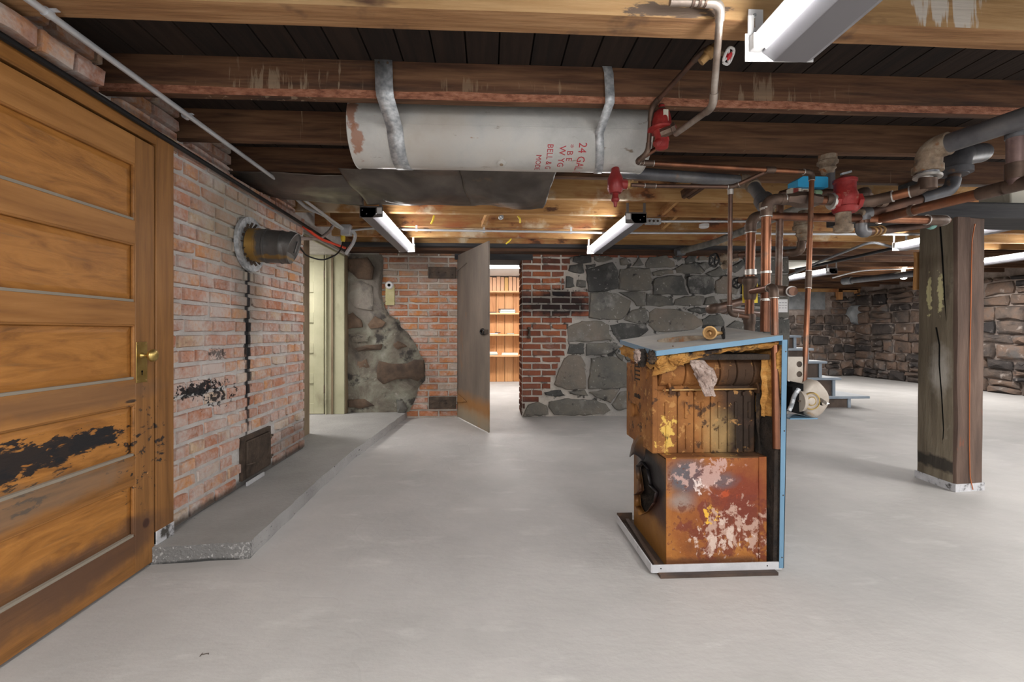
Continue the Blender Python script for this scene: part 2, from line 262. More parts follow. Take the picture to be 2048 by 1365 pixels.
m_box = mat('rust_burnt_firebox', [(.2, (.12, .035, .014)), (.42, (.26, .085, .02)), (.6, (.36, .14, .03)), (.8, (.44, .20, .05))], 4, .7, .25, bump=.45, bs=40,
    stains=[((.105, .095, .105), BZ(1372, 955), (.10, .5, .085), 7, .25, .35, .97), ((.26, .235, .22), BZ(1362, 1003), (.06, .5, .035), 7, .25, .5, .7),
            ((.17, .026, .016), BZ(1475, 985), (.19, .5, .16), 7, .35, .45, .85), ((.12, .10, .11), BZ(1445, 960), (.07, .5, .035), 10, .4, .4, .8),
            ('spl', (.48, .31, .27), BZ(1412, 948), (.15, .5, .085), 20, (1, 1, 1), .44, .14, .85), ('spl', (.70, .58, .54), BZ(1405, 972), (.075, .5, .035), 36, (1, 1, .6), .40, .2, .9),
            ('spl', (.16, .035, .02), BZ(1470, 1050), (.19, .5, .14), 12, (1, 1, 1), .36, .14, .85), ('spl', (.14, .04, .02), BZ(1380, 1000), (.3, .5, .3), 16, (1, 1, 1), .60, .03, .8),
            ('spl', (.47, .31, .245), BZ(1475, 1055), (.15, .5, .10), 17, (1, 1, .8), .47, .08, .9), ('spl', (.60, .46, .39), BZ(1455, 1080), (.16, .5, .08), 26, (1, 1, .7), .50, .08, .9),
            ('spl', (.72, .42, .05), BZ(1420, 1030), (.045, .5, .05), 30, (1, 1, 1), .42, .2, .95), ('spl', (.42, .07, .02), BZ(1440, 995), (.09, .5, .05), 18, (1, 1, 1), .47, .2, .8),
            ((.10, .04, .02), BZ(1400, 1128), (.3, .5, .03), 12, .5, .3, .75)])
m_boxL = mat('heat_blued_firebox_side', [(.25, (.12, .045, .012)), (.5, (.25, .11, .025)), (.75, (.36, .17, .04))], 3, .5, .35, bump=.3, stains=[
    ((.018, .018, .022), (.80, 2.22, .40), (.2, .30, .13), 5, .25, .4, .97), ((.04, .015, .015), (.80, 2.2, .25), (.2, .28, .07), 6, .3, .4, .85), ((.16, .15, .15), (.80, 2.45, .42), (.2, .04, .06), 6, .2, .6, .8)])
m_blue = mat('blue_jacket_paint', [(.3, (.10, .20, .30)), (.7, (.15, .27, .38))], 3, .45, .1, bump=.1, layers=[((.06, .07, .08), 9, .68, .76, (1, 1, 1))])
m_lid = mat('dusty_grey_lid', [(.3, (.24, .24, .235)), (.5, (.34, .325, .30)), (.7, (.42, .39, .35))], 4, .7, .1, bump=.2)
m_pan = mat('scuffed_white_rail', [(.3, (.42, .42, .44)), (.7, (.56, .56, .58))], 9, .5, .1, bump=.2, layers=[((.04, .03, .03), 12, .68, .72, (1, 1, 1))])
m_pand = mat('dark_rusty_pan', [(.3, (.035, .026, .024)), (.6, (.09, .06, .045)), (.8, (.2, .1, .05))], 7, .6, .3, bump=.3)
m_fibO = mat('orange_fibreglass', [(.25, (.22, .09, .02)), (.5, (.52, .25, .06)), (.75, (.68, .40, .13))], 9, .98, bump=1, bs=40, stretch=(1, 1, 2.5), bd=.02, layers=[((.03, .02, .016), 7, .61, .68, (1, 1, 1))])
m_fibP = mat('dirty_pink_fibreglass', [(.25, (.12, .08, .07)), (.45, (.34, .25, .21)), (.7, (.60, .49, .44))], 16, .98, bump=1, bs=50, bd=.02)
m_fibD = mat('charred_insulation', [(.3, (.012, .010, .009)), (.6, (.05, .035, .026)), (.78, (.22, .13, .06))], 10, .98, bump=1, bs=40, bd=.02)
m_motor = mat('grimy_beige_motor', [(.3, (.30, .255, .21)), (.6, (.42, .375, .325)), (.8, (.48, .44, .39))], 7, .5, .1, bump=.15, layers=[((.30, .16, .05), 8, .64, .76, (1, 1, 1))])
m_bluebox = plain('bright_blue_plastic', (.035, .36, .66), .35)
m_orange_c = plain('orange_red_cable', (.75, .07, .03), .4)
m_yel = plain('yellow_plastic', (.8, .6, .05), .5)
m_step = mat('blue_grey_stair_paint', [(.3, (.22, .27, .33)), (.7, (.33, .38, .44))], 5, .5, bump=.1)
m_stepw = plain('worn_white_tread', (.55, .57, .60), .5)
m_stepb = mat('brown_stair_side', [(.3, (.06, .045, .04)), (.7, (.13, .095, .075))], 5, .8)
m_paper = plain('white_paper', (.75, .75, .76), .8)
m_ink = plain('faded_black_ink', (.18, .18, .2), .8)
m_cardb = plain('orange_brown_board', (.40, .20, .07), .8)
m_ivory = plain('ivory_board', (.58, .55, .46), .8)
m_book1 = plain('pale_orange_binding', (.62, .36, .22), .7)
m_book2 = plain('tan_binding', (.55, .33, .12), .7)
m_bookg = plain('grey_green_cover', (.28, .34, .32), .7)
m_bookw = plain('cream_pages', (.72, .66, .58), .8)
m_bookd = plain('dark_brown_cover', (.10, .06, .05), .7)
m_ylpaint = mat('yellowed_painted_wood', [(.3, (.40, .36, .17)), (.7, (.55, .50, .28))], 12, .7, layers=[((.10, .07, .04), 22, .62, .7, (1, 1, 1))])
# ------------------------------------------------------------------ mesh building
class MB:
    def __init__(s): s.v = []; s.f = []; s.mi = []
    def add(s, vs, fs, mi=0):
        b = len(s.v); s.v += [tuple(x) for x in vs]; s.f += [tuple(b+i for i in f) for f in fs]; s.mi += [mi]*len(fs); return s
    def box(s, lo, hi, mi=0, rot=None, piv=None):
        x0, y0, z0 = lo; x1, y1, z1 = hi
        vs = [V(p) for p in ((x0, y0, z0), (x1, y0, z0), (x1, y1, z0), (x0, y1, z0), (x0, y0, z1), (x1, y0, z1), (x1, y1, z1), (x0, y1, z1))]
        if rot:
            pv = V(piv) if piv else sum(vs, V())/8; R = Matrix.Rotation(rot[1], 3, rot[0]); vs = [R@(v-pv)+pv for v in vs]
        return s.add(vs, [(3, 2, 1, 0), (4, 5, 6, 7), (0, 1, 5, 4), (1, 2, 6, 5), (2, 3, 7, 6), (3, 0, 4, 7)], mi)
    def bar(s, a, b, w, t, up=(0, 0, 1), mi=0):
        a, b = V(a), V(b); d = (b-a).normalized(); sd = d.cross(V(up))
        if sd.length < 1e-4: sd = d.cross(V((1, 0, 0)))
        sd.normalize(); u = sd.cross(d)
        vs = [p+sd*sx*w/2+u*sz*t/2 for p in (a, b) for sx, sz in ((-1, -1), (1, -1), (1, 1), (-1, 1))]
        return s.add(vs, [(0, 1, 2, 3), (7, 6, 5, 4), (0, 4, 5, 1), (1, 5, 6, 2), (2, 6, 7, 3), (3, 7, 4, 0)], mi)
    def tube(s, pts, r, seg=12, cap=True, mi=0):
        pts = [V(p) for p in pts]; n = len(pts); rr = r if isinstance(r, (list, tuple)) else [r]*n
        t0 = (pts[1]-pts[0]).normalized(); a = t0.orthogonal().normalized(); vs = []
        for i, p in enumerate(pts):
            t = ((pts[min(i+1, n-1)]-p).normalized() + (p-pts[max(i-1, 0)]).normalized())
            t = t.normalized() if t.length > 1e-6 else t0
            a = (a - t*a.dot(t))
            a = a.normalized() if a.length > 1e-6 else t.orthogonal().normalized()
            b = t.cross(a)
            for k in range(seg):
                q = 2*math.pi*k/seg; vs.append(p + (a*math.cos(q)+b*math.sin(q))*rr[i])
        fs = [(i*seg+k, i*seg+(k+1) % seg, (i+1)*seg+(k+1) % seg, (i+1)*seg+k) for i in range(n-1) for k in range(seg)]
        if cap: fs += [tuple(range(seg))[::-1], tuple(range((n-1)*seg, n*seg))]
        return s.add(vs, fs, mi)
    def lathe(s, base, axis, prof, seg=20, mi=0):      # prof: (distance along the axis, radius)
        base = V(base); ax = V(axis).normalized()
        return s.tube_prof([base+ax*h for h, _ in prof], [max(r, 1e-4) for _, r in prof], ax, seg, mi)
    def tube_prof(s, pts, rr, ax, seg, mi):
        a = ax.orthogonal().normalized(); b = ax.cross(a); vs = []
        for p, r in zip(pts, rr):
            for k in range(seg):
                q = 2*math.pi*k/seg; vs.append(p+(a*math.cos(q)+b*math.sin(q))*r)
        n = len(pts)
        fs = [(i*seg+k, i*seg+(k+1) % seg, (i+1)*seg+(k+1) % seg, (i+1)*seg+k) for i in range(n-1) for k in range(seg)]
        fs += [tuple(range(seg))[::-1], tuple(range((n-1)*seg, n*seg))]
        return s.add(vs, fs, mi)
    def prism(s, poly, off, mi=0):                      # poly: 3-D loop, off: extrusion vector
        n = len(poly); off = V(off); P = [V(p) for p in poly]; vs = P+[p+off for p in P]
        return s.add(vs, [tuple(range(n)), tuple(range(2*n-1, n-1, -1))]+[(i, i+n, (i+1) % n+n, (i+1) % n) for i in range(n)], mi)
    def grid(s, fn, nu, nv, mi=0):
        vs = [fn(i/nu, j/nv) for j in range(nv+1) for i in range(nu+1)]
        return s.add(vs, [(j*(nu+1)+i, j*(nu+1)+i+1, (j+1)*(nu+1)+i+1, (j+1)*(nu+1)+i) for j in range(nv) for i in range(nu)], mi)
    def holed(s, outer, holes, off, mi=0):             # plate with holes
        loops = [[V(p) for p in outer]]+[[V(p) for p in h] for h in holes]; off = V(off)
        flat = [p for l in loops for p in l]; tri = tessellate_polygon(loops); n = len(flat)
        fs = [tuple(t) for t in tri]+[tuple(i+n for i in reversed(t)) for t in tri]; b = 0
        for l in loops:
            m = len(l); fs += [(b+i, b+(i+1) % m, b+(i+1) % m+n, b+i+n) for i in range(m)]; b += m
        return s.add(flat+[p+off for p in flat], fs, mi)
    def build(s, name, mats, parent=None, smooth=True, bevel=0, solid=0, sub=0, ang=40):
        me = bpy.data.meshes.new(name); me.from_pydata(s.v, [], s.f)
        for m in (mats if isinstance(mats, (list, tuple)) else [mats]): me.materials.append(m)
        me.polygons.foreach_set('material_index', s.mi); 
        bm = bmesh.new(); bm.from_mesh(me); bmesh.ops.recalc_face_normals(bm, faces=bm.faces); bm.to_mesh(me); bm.free()
        if smooth: me.shade_smooth(); me.set_sharp_from_angle(angle=math.radians(ang))
        o = bpy.data.objects.new(name, me); C.objects.link(o)
        if parent:
            o.parent = parent; o.matrix_parent_inverse = Matrix.Translation(-WORLD[parent.name])
            WORLD[o.name] = WORLD[parent.name].copy()   # part origins stay at their thing's base
            o.matrix_parent_inverse = Matrix(); me.transform(Matrix.Translation(-WORLD[parent.name]))
        else: WORLD[o.name] = V((0, 0, 0))
        if bevel: b = o.modifiers.new('bevel', 'BEVEL'); b.width = bevel; b.segments = 2; b.limit_method = 'ANGLE'
        if solid: b = o.modifiers.new('solid', 'SOLIDIFY'); b.thickness = solid; b.offset = 0
        if sub: b = o.modifiers.new('sub', 'SUBSURF'); b.levels = sub; b.render_levels = sub
        return o
WORLD = {}
def tag(o, label=None, cat=None, group=None, kind=None):
    if label: o['label'] = label
    if cat: o['category'] = cat
    if group: o['group'] = group
    if kind: o['kind'] = kind
    return o
def thing(name, loc, label, cat, group=None, kind=None):
    o = bpy.data.objects.new(name, None); C.objects.link(o); o.location = loc; o.empty_display_size = .05
    WORLD[o.name] = V(loc); return tag(o, label, cat, group, kind)
def fillet(pts, R, n=6):
    pts = [V(p) for p in pts]; out = [pts[0]]; arcs = []
    for i in range(1, len(pts)-1):
        a, b, c = pts[i-1], pts[i], pts[i+1]; u = (a-b).normalized(); v = (c-b).normalized()
        k = min(R, (a-b).length*.45, (c-b).length*.45); p0 = b+u*k; p1 = b+v*k; arc = []
        for j in range(n+1):
            t = j/n; arc.append(p0*(1-t)**2 + b*2*t*(1-t) + p1*t*t)
        out += arc; arcs.append(([p0+u*k*.55]+arc+[p1+v*k*.55]))
    out.append(pts[-1]); return out, arcs
def pipe(name, label, cat, pts, r, m=None, mf=None, R=None, fit=1.22, elbows=True, ring=True, group=None, seg=14, ends=()):
    m = m or m_copper; mf = mf or m_fit; R = R or r*2.6; pts = [V(p) for p in pts]
    t = thing(name, pts[-1], label, cat, group)
    path, arcs = fillet(pts, R)
    MB().tube(path, r, seg).build('tube', m, t)
    if elbows:
        for a in arcs:
            e = MB().tube(a, r*fit, seg).build('elbow', mf, t)
            if ring:
                for p, d in ((a[0], a[1]-a[0]), (a[-1], a[-2]-a[-1])):
                    d = d.normalized(); MB().tube([p-d*r*.08, p+d*r*.14], r*fit*1.05, seg).build('solder_ring', m_solder, e)
    return t
def collar(t, p, d, r, L, m, name='coupling', seg=14):
    d = V(d).normalized(); p = V(p); return MB().tube([p-d*L/2, p+d*L/2], r, seg).build(name, m, t)
# ------------------------------------------------------------------ ROOM SHELL
ZB = 2.23; ZS = 2.40           # joist underside, subfloor underside
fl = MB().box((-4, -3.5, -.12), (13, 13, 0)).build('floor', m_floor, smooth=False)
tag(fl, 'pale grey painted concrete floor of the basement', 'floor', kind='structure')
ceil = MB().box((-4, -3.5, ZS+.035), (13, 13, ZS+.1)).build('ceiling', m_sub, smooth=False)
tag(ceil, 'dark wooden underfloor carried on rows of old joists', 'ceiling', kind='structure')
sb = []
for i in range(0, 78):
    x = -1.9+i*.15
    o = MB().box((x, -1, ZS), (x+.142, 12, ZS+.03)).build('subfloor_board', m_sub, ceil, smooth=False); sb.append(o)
def rough_joist(x0, x1, y, t, z0, z1, mats, bark=False, nx=48, seed=0):
    b = MB(); sec = [(0, z1), (0, z0+.03), (0, z0), (t*.5, z0-.002), (t, z0), (t, z0+.03), (t, z1)]; vs = []
    for i in range(nx+1):
        x = x0+(x1-x0)*i/nx
        wz = .006*noise.noise((x*.8, seed*7, 0)); wy = .006*noise.noise((x*.9, seed*9, 4))
        for j, (dy, z) in enumerate(sec):
            k = 0
            if bark and j == 2: k = .014+.008*noise.noise((x*9, 2, seed))
            if bark and j == 1: z = z+.012*noise.noise((x*3, 5, seed))
            vs.append((x, y+dy+wy+k, z+(wz if 0 < j < 6 else 0)+.003*noise.noise((x*20, j, seed))))
    n = len(sec); fs = []; mi = []
    for i in range(nx):
        for j in range(n-1):
            fs.append((i*n+j, i*n+j+1, (i+1)*n+j+1, (i+1)*n+j)); mi.append(1 if bark and j == 1 else (2 if j in (2, 3) else 0))
    b.add(vs, fs); b.mi = mi; return b
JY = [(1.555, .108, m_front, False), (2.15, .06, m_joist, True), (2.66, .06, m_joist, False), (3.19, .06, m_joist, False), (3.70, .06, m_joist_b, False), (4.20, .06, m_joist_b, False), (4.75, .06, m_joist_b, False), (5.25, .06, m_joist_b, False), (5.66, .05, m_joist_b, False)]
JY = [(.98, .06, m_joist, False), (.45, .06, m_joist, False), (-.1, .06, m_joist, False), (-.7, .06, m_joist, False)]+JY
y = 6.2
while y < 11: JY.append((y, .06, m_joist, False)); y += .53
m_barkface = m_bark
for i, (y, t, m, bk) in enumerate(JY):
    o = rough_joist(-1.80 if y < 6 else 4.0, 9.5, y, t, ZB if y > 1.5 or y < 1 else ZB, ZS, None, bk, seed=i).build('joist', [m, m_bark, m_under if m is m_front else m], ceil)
# bridging and blocking pieces between the back joists
def blk(a, b, w_, t_, m=m_joist_b, name='bridging'): MB().bar(a, b, w_, t_, up=(1, 0, 0)).build(name, m, ceil)
for px, y0 in ((1335, 3.78), (1300, 4.3), (1268, 4.8), (975, 4.3), (640, 4.3), (1380, 4.3)):
    p = atZ(px, 430, ZB); blk((p.x+.06, y0, ZB+.16), (p.x-.05, y0+.42, ZB+.02), .07, .03)
for px in (1400, 1410):
    p = atY(px, 385, 3.5); blk((p.x+.1, 3.27, ZB+.15), (p.x-.1, 3.6, ZB+.01), .07, .03, m_joist)
MB().box((-1.9, 5.60, 2.185), (4.05, 6.35, 2.225)).build('sill_plate', m_beam, ceil)
MB().box((-1.83, 5.70, 2.15), (4.05, 5.97, 2.19)).build('sill_plate', m_joist, ceil)

# bricks -------------------------------------------------------------
def brick_mesh(i):
    r = random.Random(i+50); b = MB(); base = []
    for (x, z) in ((-.5, -.5), (-.17, -.5), (.17, -.5), (.5, -.5), (.5, .5), (.17, .5), (-.17, .5), (-.5, .5)):
        base.append((x*(1-r.uniform(0, .03)), z*(1-r.uniform(0, .14))))
    if i % 3 == 0: k = r.choice((0, 3, 4, 7)); base[k] = (base[k][0]*.93, base[k][1]*.72)
    def ring(y, sx, sz): return [(x*sx+r.uniform(-.004, .004), y+r.uniform(-.03, .03), z*sz+r.uniform(-.012, .012)) for x, z in base]
    vs = ring(.5, 1, 1)+ring(-.25, 1, 1)+ring(-.5, .965, .86)
    n = 8; fs = [(l*n+k, l*n+(k+1) % n, (l+1)*n+(k+1) % n, (l+1)*n+k) for l in range(2) for k in range(n)]
    fs += [(16, 17, 22, 23), (17, 18, 21, 22), (18, 19, 20, 21)]
    me = bpy.data.meshes.new('brick'); me.from_pydata(vs, [], fs)
    bm = bmesh.new(); bm.from_mesh(me); bmesh.ops.recalc_face_normals(bm, faces=bm.faces); bm.to_mesh(me); bm.free()
    me.shade_smooth(); me.set_sharp_from_angle(angle=math.radians(50)); return me
def bset(m):
    out = []
    for i in range(10):
        me = brick_mesh(i); me.materials.append(m); out.append(me)
    return out
def put_brick(meshes, parent, c, L, D, Hh, rz=0.0, name='brick'):
    o = bpy.data.objects.new(name, random.choice(meshes)); C.objects.link(o); o.parent = parent
    o.location = V(c)-WORLD[parent.name]; o.scale = (L, D, Hh); o.rotation_euler = (random.uniform(-.012, .012), random.uniform(-.012, .012), rz+random.uniform(-.012, .012))
    return o
bs_L, bs_B, bs_R = bset(m_brickL), bset(m_brickB), bset(m_brickR)
# left wall: brick pier on the ledge
wl = MB().box((-2.1, 2.39, 0), (-1.662, 4.12, 2.09)).build('wall_left', m_mortarL, smooth=False)
tag(wl, 'weathered red brick wall with pale mortar and black soot streak', 'wall', kind='structure')
rowh = .0858; z = .085; r = 0
random.seed(11)
while z < 2.06:
    y = 2.385-random.uniform(0, .12); hdr = (r % 6 == 4)
    while y < 4.115:
        L = .118 if hdr or random.random() < .14 else random.choice((.225, .235, .215))
        if r % 2 and y < 2.4 and not hdr: L = .12
        y1 = min(y+L, 4.118); y0 = max(y, 2.392)
        inside_hole = (3.07 < (y0+y1)/2 < 3.50 and .10 < z+.04 < .43)
        if y1-y0 > .035 and not inside_hole and not ((y0+y1)/2-3.19)**2+((z+.04)-1.72)**2 < .10**2:
            put_brick(bs_L, wl, (-1.674+random.uniform(-.003, .003), (y0+y1)/2, z+rowh/2), (y1-y0)-.006, .05, rowh-.015, math.pi/2)
        y += L+.012
    z += rowh; r += 1
# end of the brick pier (facing the doorway) and the brick stubs between the joists
stub = MB().box((-2.3, 1.2, 2.10), (-1.80, 6.3, 2.42)).build('wall_upper_left', m_mortarL, smooth=False)
tag(stub, 'brick filling above the left wall between the joist ends', 'wall', kind='structure')
random.seed(3)
for (ya, yb) in ((1.68, 2.14), (2.22, 2.65), (2.73, 3.18), (3.26, 3.68), (3.78, 4.18)):
    for k in range(4):
        zc = 2.13+k*.078; yy = ya+.01
        while yy < yb-.03:
            L = min(random.choice((.11, .2, .21)), yb-yy)
            put_brick(bs_L, stub, (-1.78+(.03 if k == 0 else 0), yy+L/2, zc), L-.012, .06, .066, math.pi/2); yy += L
# brick header nose jutting near the door head
for k in range(3):
    c = atX(60+k*45, 75+k*22, -1.66); put_brick(bs_L, stub, (-1.68, 1.62+k*.14, 2.17), .13, .16, .085, math.pi/2)
# left wall beyond the pier, with cream doorway
wl2 = MB().box((-2.08, 4.12, 0), (-1.85, 4.69, 2.2)).box((-2.08, 5.83, 0), (-1.85, 5.98, 2.2)).box((-2.08, 4.6, 2.16), (-1.85, 5.98, 2.3)).build('wall_left_rear', m_brownj, smooth=False)
tag(wl2, 'narrow recessed wall holding the cream painted doorway', 'wall', kind='structure')
tr = thing('trim_1', (-1.84, 4.55, .083), 'brown and cream painted casing around the rear left doorway', 'trim', kind='structure')
MB().box((-1.85, 4.40, .083), (-1.832, 4.70, 2.16)).build('casing_board', m_brownj, tr, bevel=.003)
MB().box((-2.06, 5.80, .083), (-1.83, 5.83, 2.16)).build('jamb_board', m_cream, tr, bevel=.003)
MB().box((-1.99, 5.785, .083), (-1.965, 5.80, 2.16)).build('stop_bead', m_brownj, tr, bevel=.002)
MB().box((-2.06, 5.775, .083), (-2.045, 5.80, 2.16)).build('stop_bead', m_cream, tr, bevel=.002)
MB().box((-1.85, 5.83, .083), (-1.815, 5.945, 2.16)).build('casing_board', m_brownj, tr, bevel=.003)
for k in range(3): MB().box((-2.06+k*.08, 4.6, 2.155), (-1.985+k*.08, 5.83, 2.17)).build('head_board', m_cream, tr, bevel=.002)
MB().box((-1.85, 4.40, 2.08), (-1.83, 5.95, 2.2)).build('head_casing', m_cream, tr, bevel=.003)
d2 = thing('door_2', (-2.08, 5.86, .09), 'cream painted panelled door standing open in the rear left doorway', 'door', kind='structure')
MB().box((-2.21, 5.80, .09), (-2.085, 5.835, 2.14)).build('stile', m_cream, d2, bevel=.002)
MB().box((-2.88, 5.80, .09), (-2.75, 5.835, 2.14)).build('stile', m_cream, d2, bevel=.002)
zz = .09
for k in range(6):
    MB().box((-2.75, 5.80, zz), (-2.21, 5.835, zz+.13)).build('rail', m_cream, d2, bevel=.002)
    if k < 5: MB().box((-2.75, 5.812, zz+.13), (-2.21, 5.824, zz+.384)).build('panel', m_cream, d2)
    zz += .384
for zc in (.35, 1.8): MB().box((-2.085, 5.795, zc), (-2.062, 5.80, zc+.1)).build('hinge', m_iron_d, d2)
# room behind the cream doorway
lr = MB().box((-4, 4.0, 0), (-3.6, 7.5, 2.4)).box((-4, 7.0, 0), (-1.9, 7.4, 2.4)).box((-4, 3.8, 0), (-2.1, 4.0, 2.4)).build('wall_side_room', m_wall_w, smooth=False)
tag(lr, 'white wall of the side room seen through the rear left doorway', 'wall', kind='structure')
# ledge
ld = thing('concrete_ledge', (-1.4, 4, 0), 'low grey concrete ledge running along the left brick wall', 'ledge', kind='structure')
pe = [atZ(310, 1130, 0), atZ(500, 1118, 0), V((-1.20, 3.2, 0)), V((-1.195, 3.94, 0)), V((-1.13, 4.9, 0)), V((-1.07, 5.96, 0)), V((-3.6, 5.96, 0)), V((-3.6, 4.12, 0)), V((-1.7, 4.12, 0)), V((-1.7, 2.253, 0))]
pe[0].x = -1.615
loop = []
for i, p in enumerate(pe):
    q = pe[(i+1) % len(pe)]; n = max(1, int((q-p).length/.06)) if i < 5 else 1
    for k in range(n):
        s_ = p.lerp(q, k/n)
        if i < 5 and k: s_ = s_+V((noise.noise(s_*6)*.012, noise.noise(s_*7+V((3, 3, 3)))*.008, 0))
        loop.append(s_)
n = len(loop); top = [p+V((0, 0, .083)) for p in loop]
lb = MB(); mid = [p+V((.004*noise.noise(p*30), .004*noise.noise(p*33), .045)) for p in loop]
lb.add(loop+mid+top, [(i, (i+1) % n, (i+1) % n+n, i+n) for i in range(n)]+[(i+n, (i+1) % n+n, (i+1) % n+2*n, i+2*n) for i in range(n)], 1)
lb.add(top, [tuple(range(n))], 0)
lb.build('slab', [m_ledge, m_ledge_side], ld, bevel=0)

# back wall -----------------------------------------------------------
YB = 5.95
def bx(px, py): return atY(px, py, YB).x
def bz(py): return atY(1000, py, YB).z
XD0, XD1, ZD = -.40, .438, 2.16
wb = MB().box((-2.1, YB, 0), (XD0, YB+.45, 2.2)).box((XD1, YB, 0), (4.085, YB+.42, 2.2)).box((XD0, YB+.02, ZD), (XD1, YB+.45, 2.2)).build('wall_back', m_mortarB, smooth=False)
tag(wb, 'rear wall of brick beside a doorway, parged rubble at left and dark stone at right', 'wall', kind='structure')
WPL = [(760, 505), (768, 520), (766, 550), (764, 575), (766, 600), (772, 620), (780, 632), (800, 642), (802, 655), (818, 668), (832, 690), (840, 706), (848, 720), (852, 740), (850, 760), (838, 775), (830, 800), (822, 815), (812, 838)]
WPR = [(1145, 503), (1138, 530), (1128, 545), (1128, 576), (1173, 577), (1178, 590), (1178, 640), (1134, 641), (1132, 700), (1128, 712), (1115, 735), (1108, 760), (1100, 775), (1085, 786), (1078, 800), (1050, 812), (1046, 838)]
def interp(tab, y):
    if y <= tab[0][1]: return tab[0][0]
    for (a, ya), (b, yb) in zip(tab, tab[1:]):
        if y <= yb: return a+(b-a)*(y-ya)/max(yb-ya, 1e-6)
    return tab[-1][0]
rh = .0876; z = .01; r = 0
random.seed(21)
HB = 665
while z < 2.12:
    py = 665-(z+rh/2-H)*F/5.95
    # left of the doorway
    xl = bx(interp(WPL, py), py)-.07; x = XD0-.006; first = True
    while x > xl+.04:
        L = .12 if (first and r % 2) or random.random() < .08 else .248
        first = False; x0 = max(x-L, xl)
        hz = z+rh/2; plate = x0 < -.41 and x > -.83 and ((1.94 < hz < 2.06) or (.16 < hz < .33))
        put_brick(bs_B, wb, ((x+x0)/2, YB+.012+random.uniform(-.003, .003), z+rh/2), (x-x0)-.004, .05, rh-.018)
        x = x0-.012
    xr = bx(interp(WPR, py), py); x = XD1+.004; first = True
    if z > 2.03: xr = 3.6
    
    while x < xr-.03:
        L = .12 if (first and r % 2) or random.random() < .06 else .248
        first = False; x1 = min(x+L, xr)
        put_brick(bs_R, wb, ((x+x1)/2, YB+.012+random.uniform(-.003, .003), z+rh/2), (x1-x)-.004, .05, rh-.018); x = x1+.012
    # bricks of the right jamb
    y = YB+.01
    while y < YB+.42:
        L = .115 if (r % 2) else .2
        L = min(L, YB+.44-y); put_brick(bs_R, wb, (XD1+.014, y+L/2, z+rh/2), L-.01, .05, rh-.018, math.pi/2); y += L+.008
    z += rh; r += 1
# stone maker: faceted block standing proud of the wall
def stone(poly, nrm, parent, m, proud=.045, seed=0, name='stone', ins=.02, back=.03, rough=.012, sg=0):
    """poly: 3-D loop on the wall face; nrm: towards the room"""
    nrm = V(nrm); rnd = random.Random(seed); P = [V(p) for p in poly]; c = sum(P, V())/len(P)
    if len(P) < 7:                       # split edges once so outlines are ragged
        Q = []
        for i, p in enumerate(P):
            q = P[(i+1) % len(P)]; Q += [p, p.lerp(q, rnd.uniform(.4, .6))+(p-c).normalized()*rnd.uniform(-.01, .012)]
        P = Q
    if sg:
        c0 = sum(P, V())/len(P); P = [c0+(p-c0)*1.03 for p in P]; Q = []; side = nrm.cross(V((0, 0, 1)))
        for i, p in enumerate(P):
            q = P[(i+1) % len(P)]; mm = max(1, int((q-p).length/sg))
            for k in range(mm): Q.append(p.lerp(q, k/mm)+side*rnd.uniform(-.008, .008)+V((0, 0, rnd.uniform(-.008, .008))))
        P = Q
    n = len(P); size = sum((p-c).length for p in P)/n; ins = min(ins, size*.22); vs = []
    tilt = V((rnd.uniform(-1, 1), rnd.uniform(-1, 1), rnd.uniform(-1, 1)))*.12
    for off, k in ((-back, 0), (proud*.55, .15), (proud*.93, 1.0), (proud*1.08, 2.4)):
        for p in P:
            d = (p-c); dl = max(d.length, 1e-4); q = c+d*max(0, 1-ins*k/dl)
            h = off+(d.dot(tilt)*.5 if off > 0 else 0)+(rnd.uniform(-rough, rough)*.5 if k >= 1 else 0)
            vs.append(q+nrm*h)
    vs.append(c+nrm*(proud*1.12+rnd.uniform(-rough, rough)*.6))
    fs = [(l*n+i, l*n+(i+1) % n, (l+1)*n+(i+1) % n, (l+1)*n+i) for l in range(3) for i in range(n)]
    fs += [(3*n+i, 3*n+(i+1) % n, 4*n) for i in range(n)]
    return MB().add(vs, fs).build(name, m, parent, ang=32)
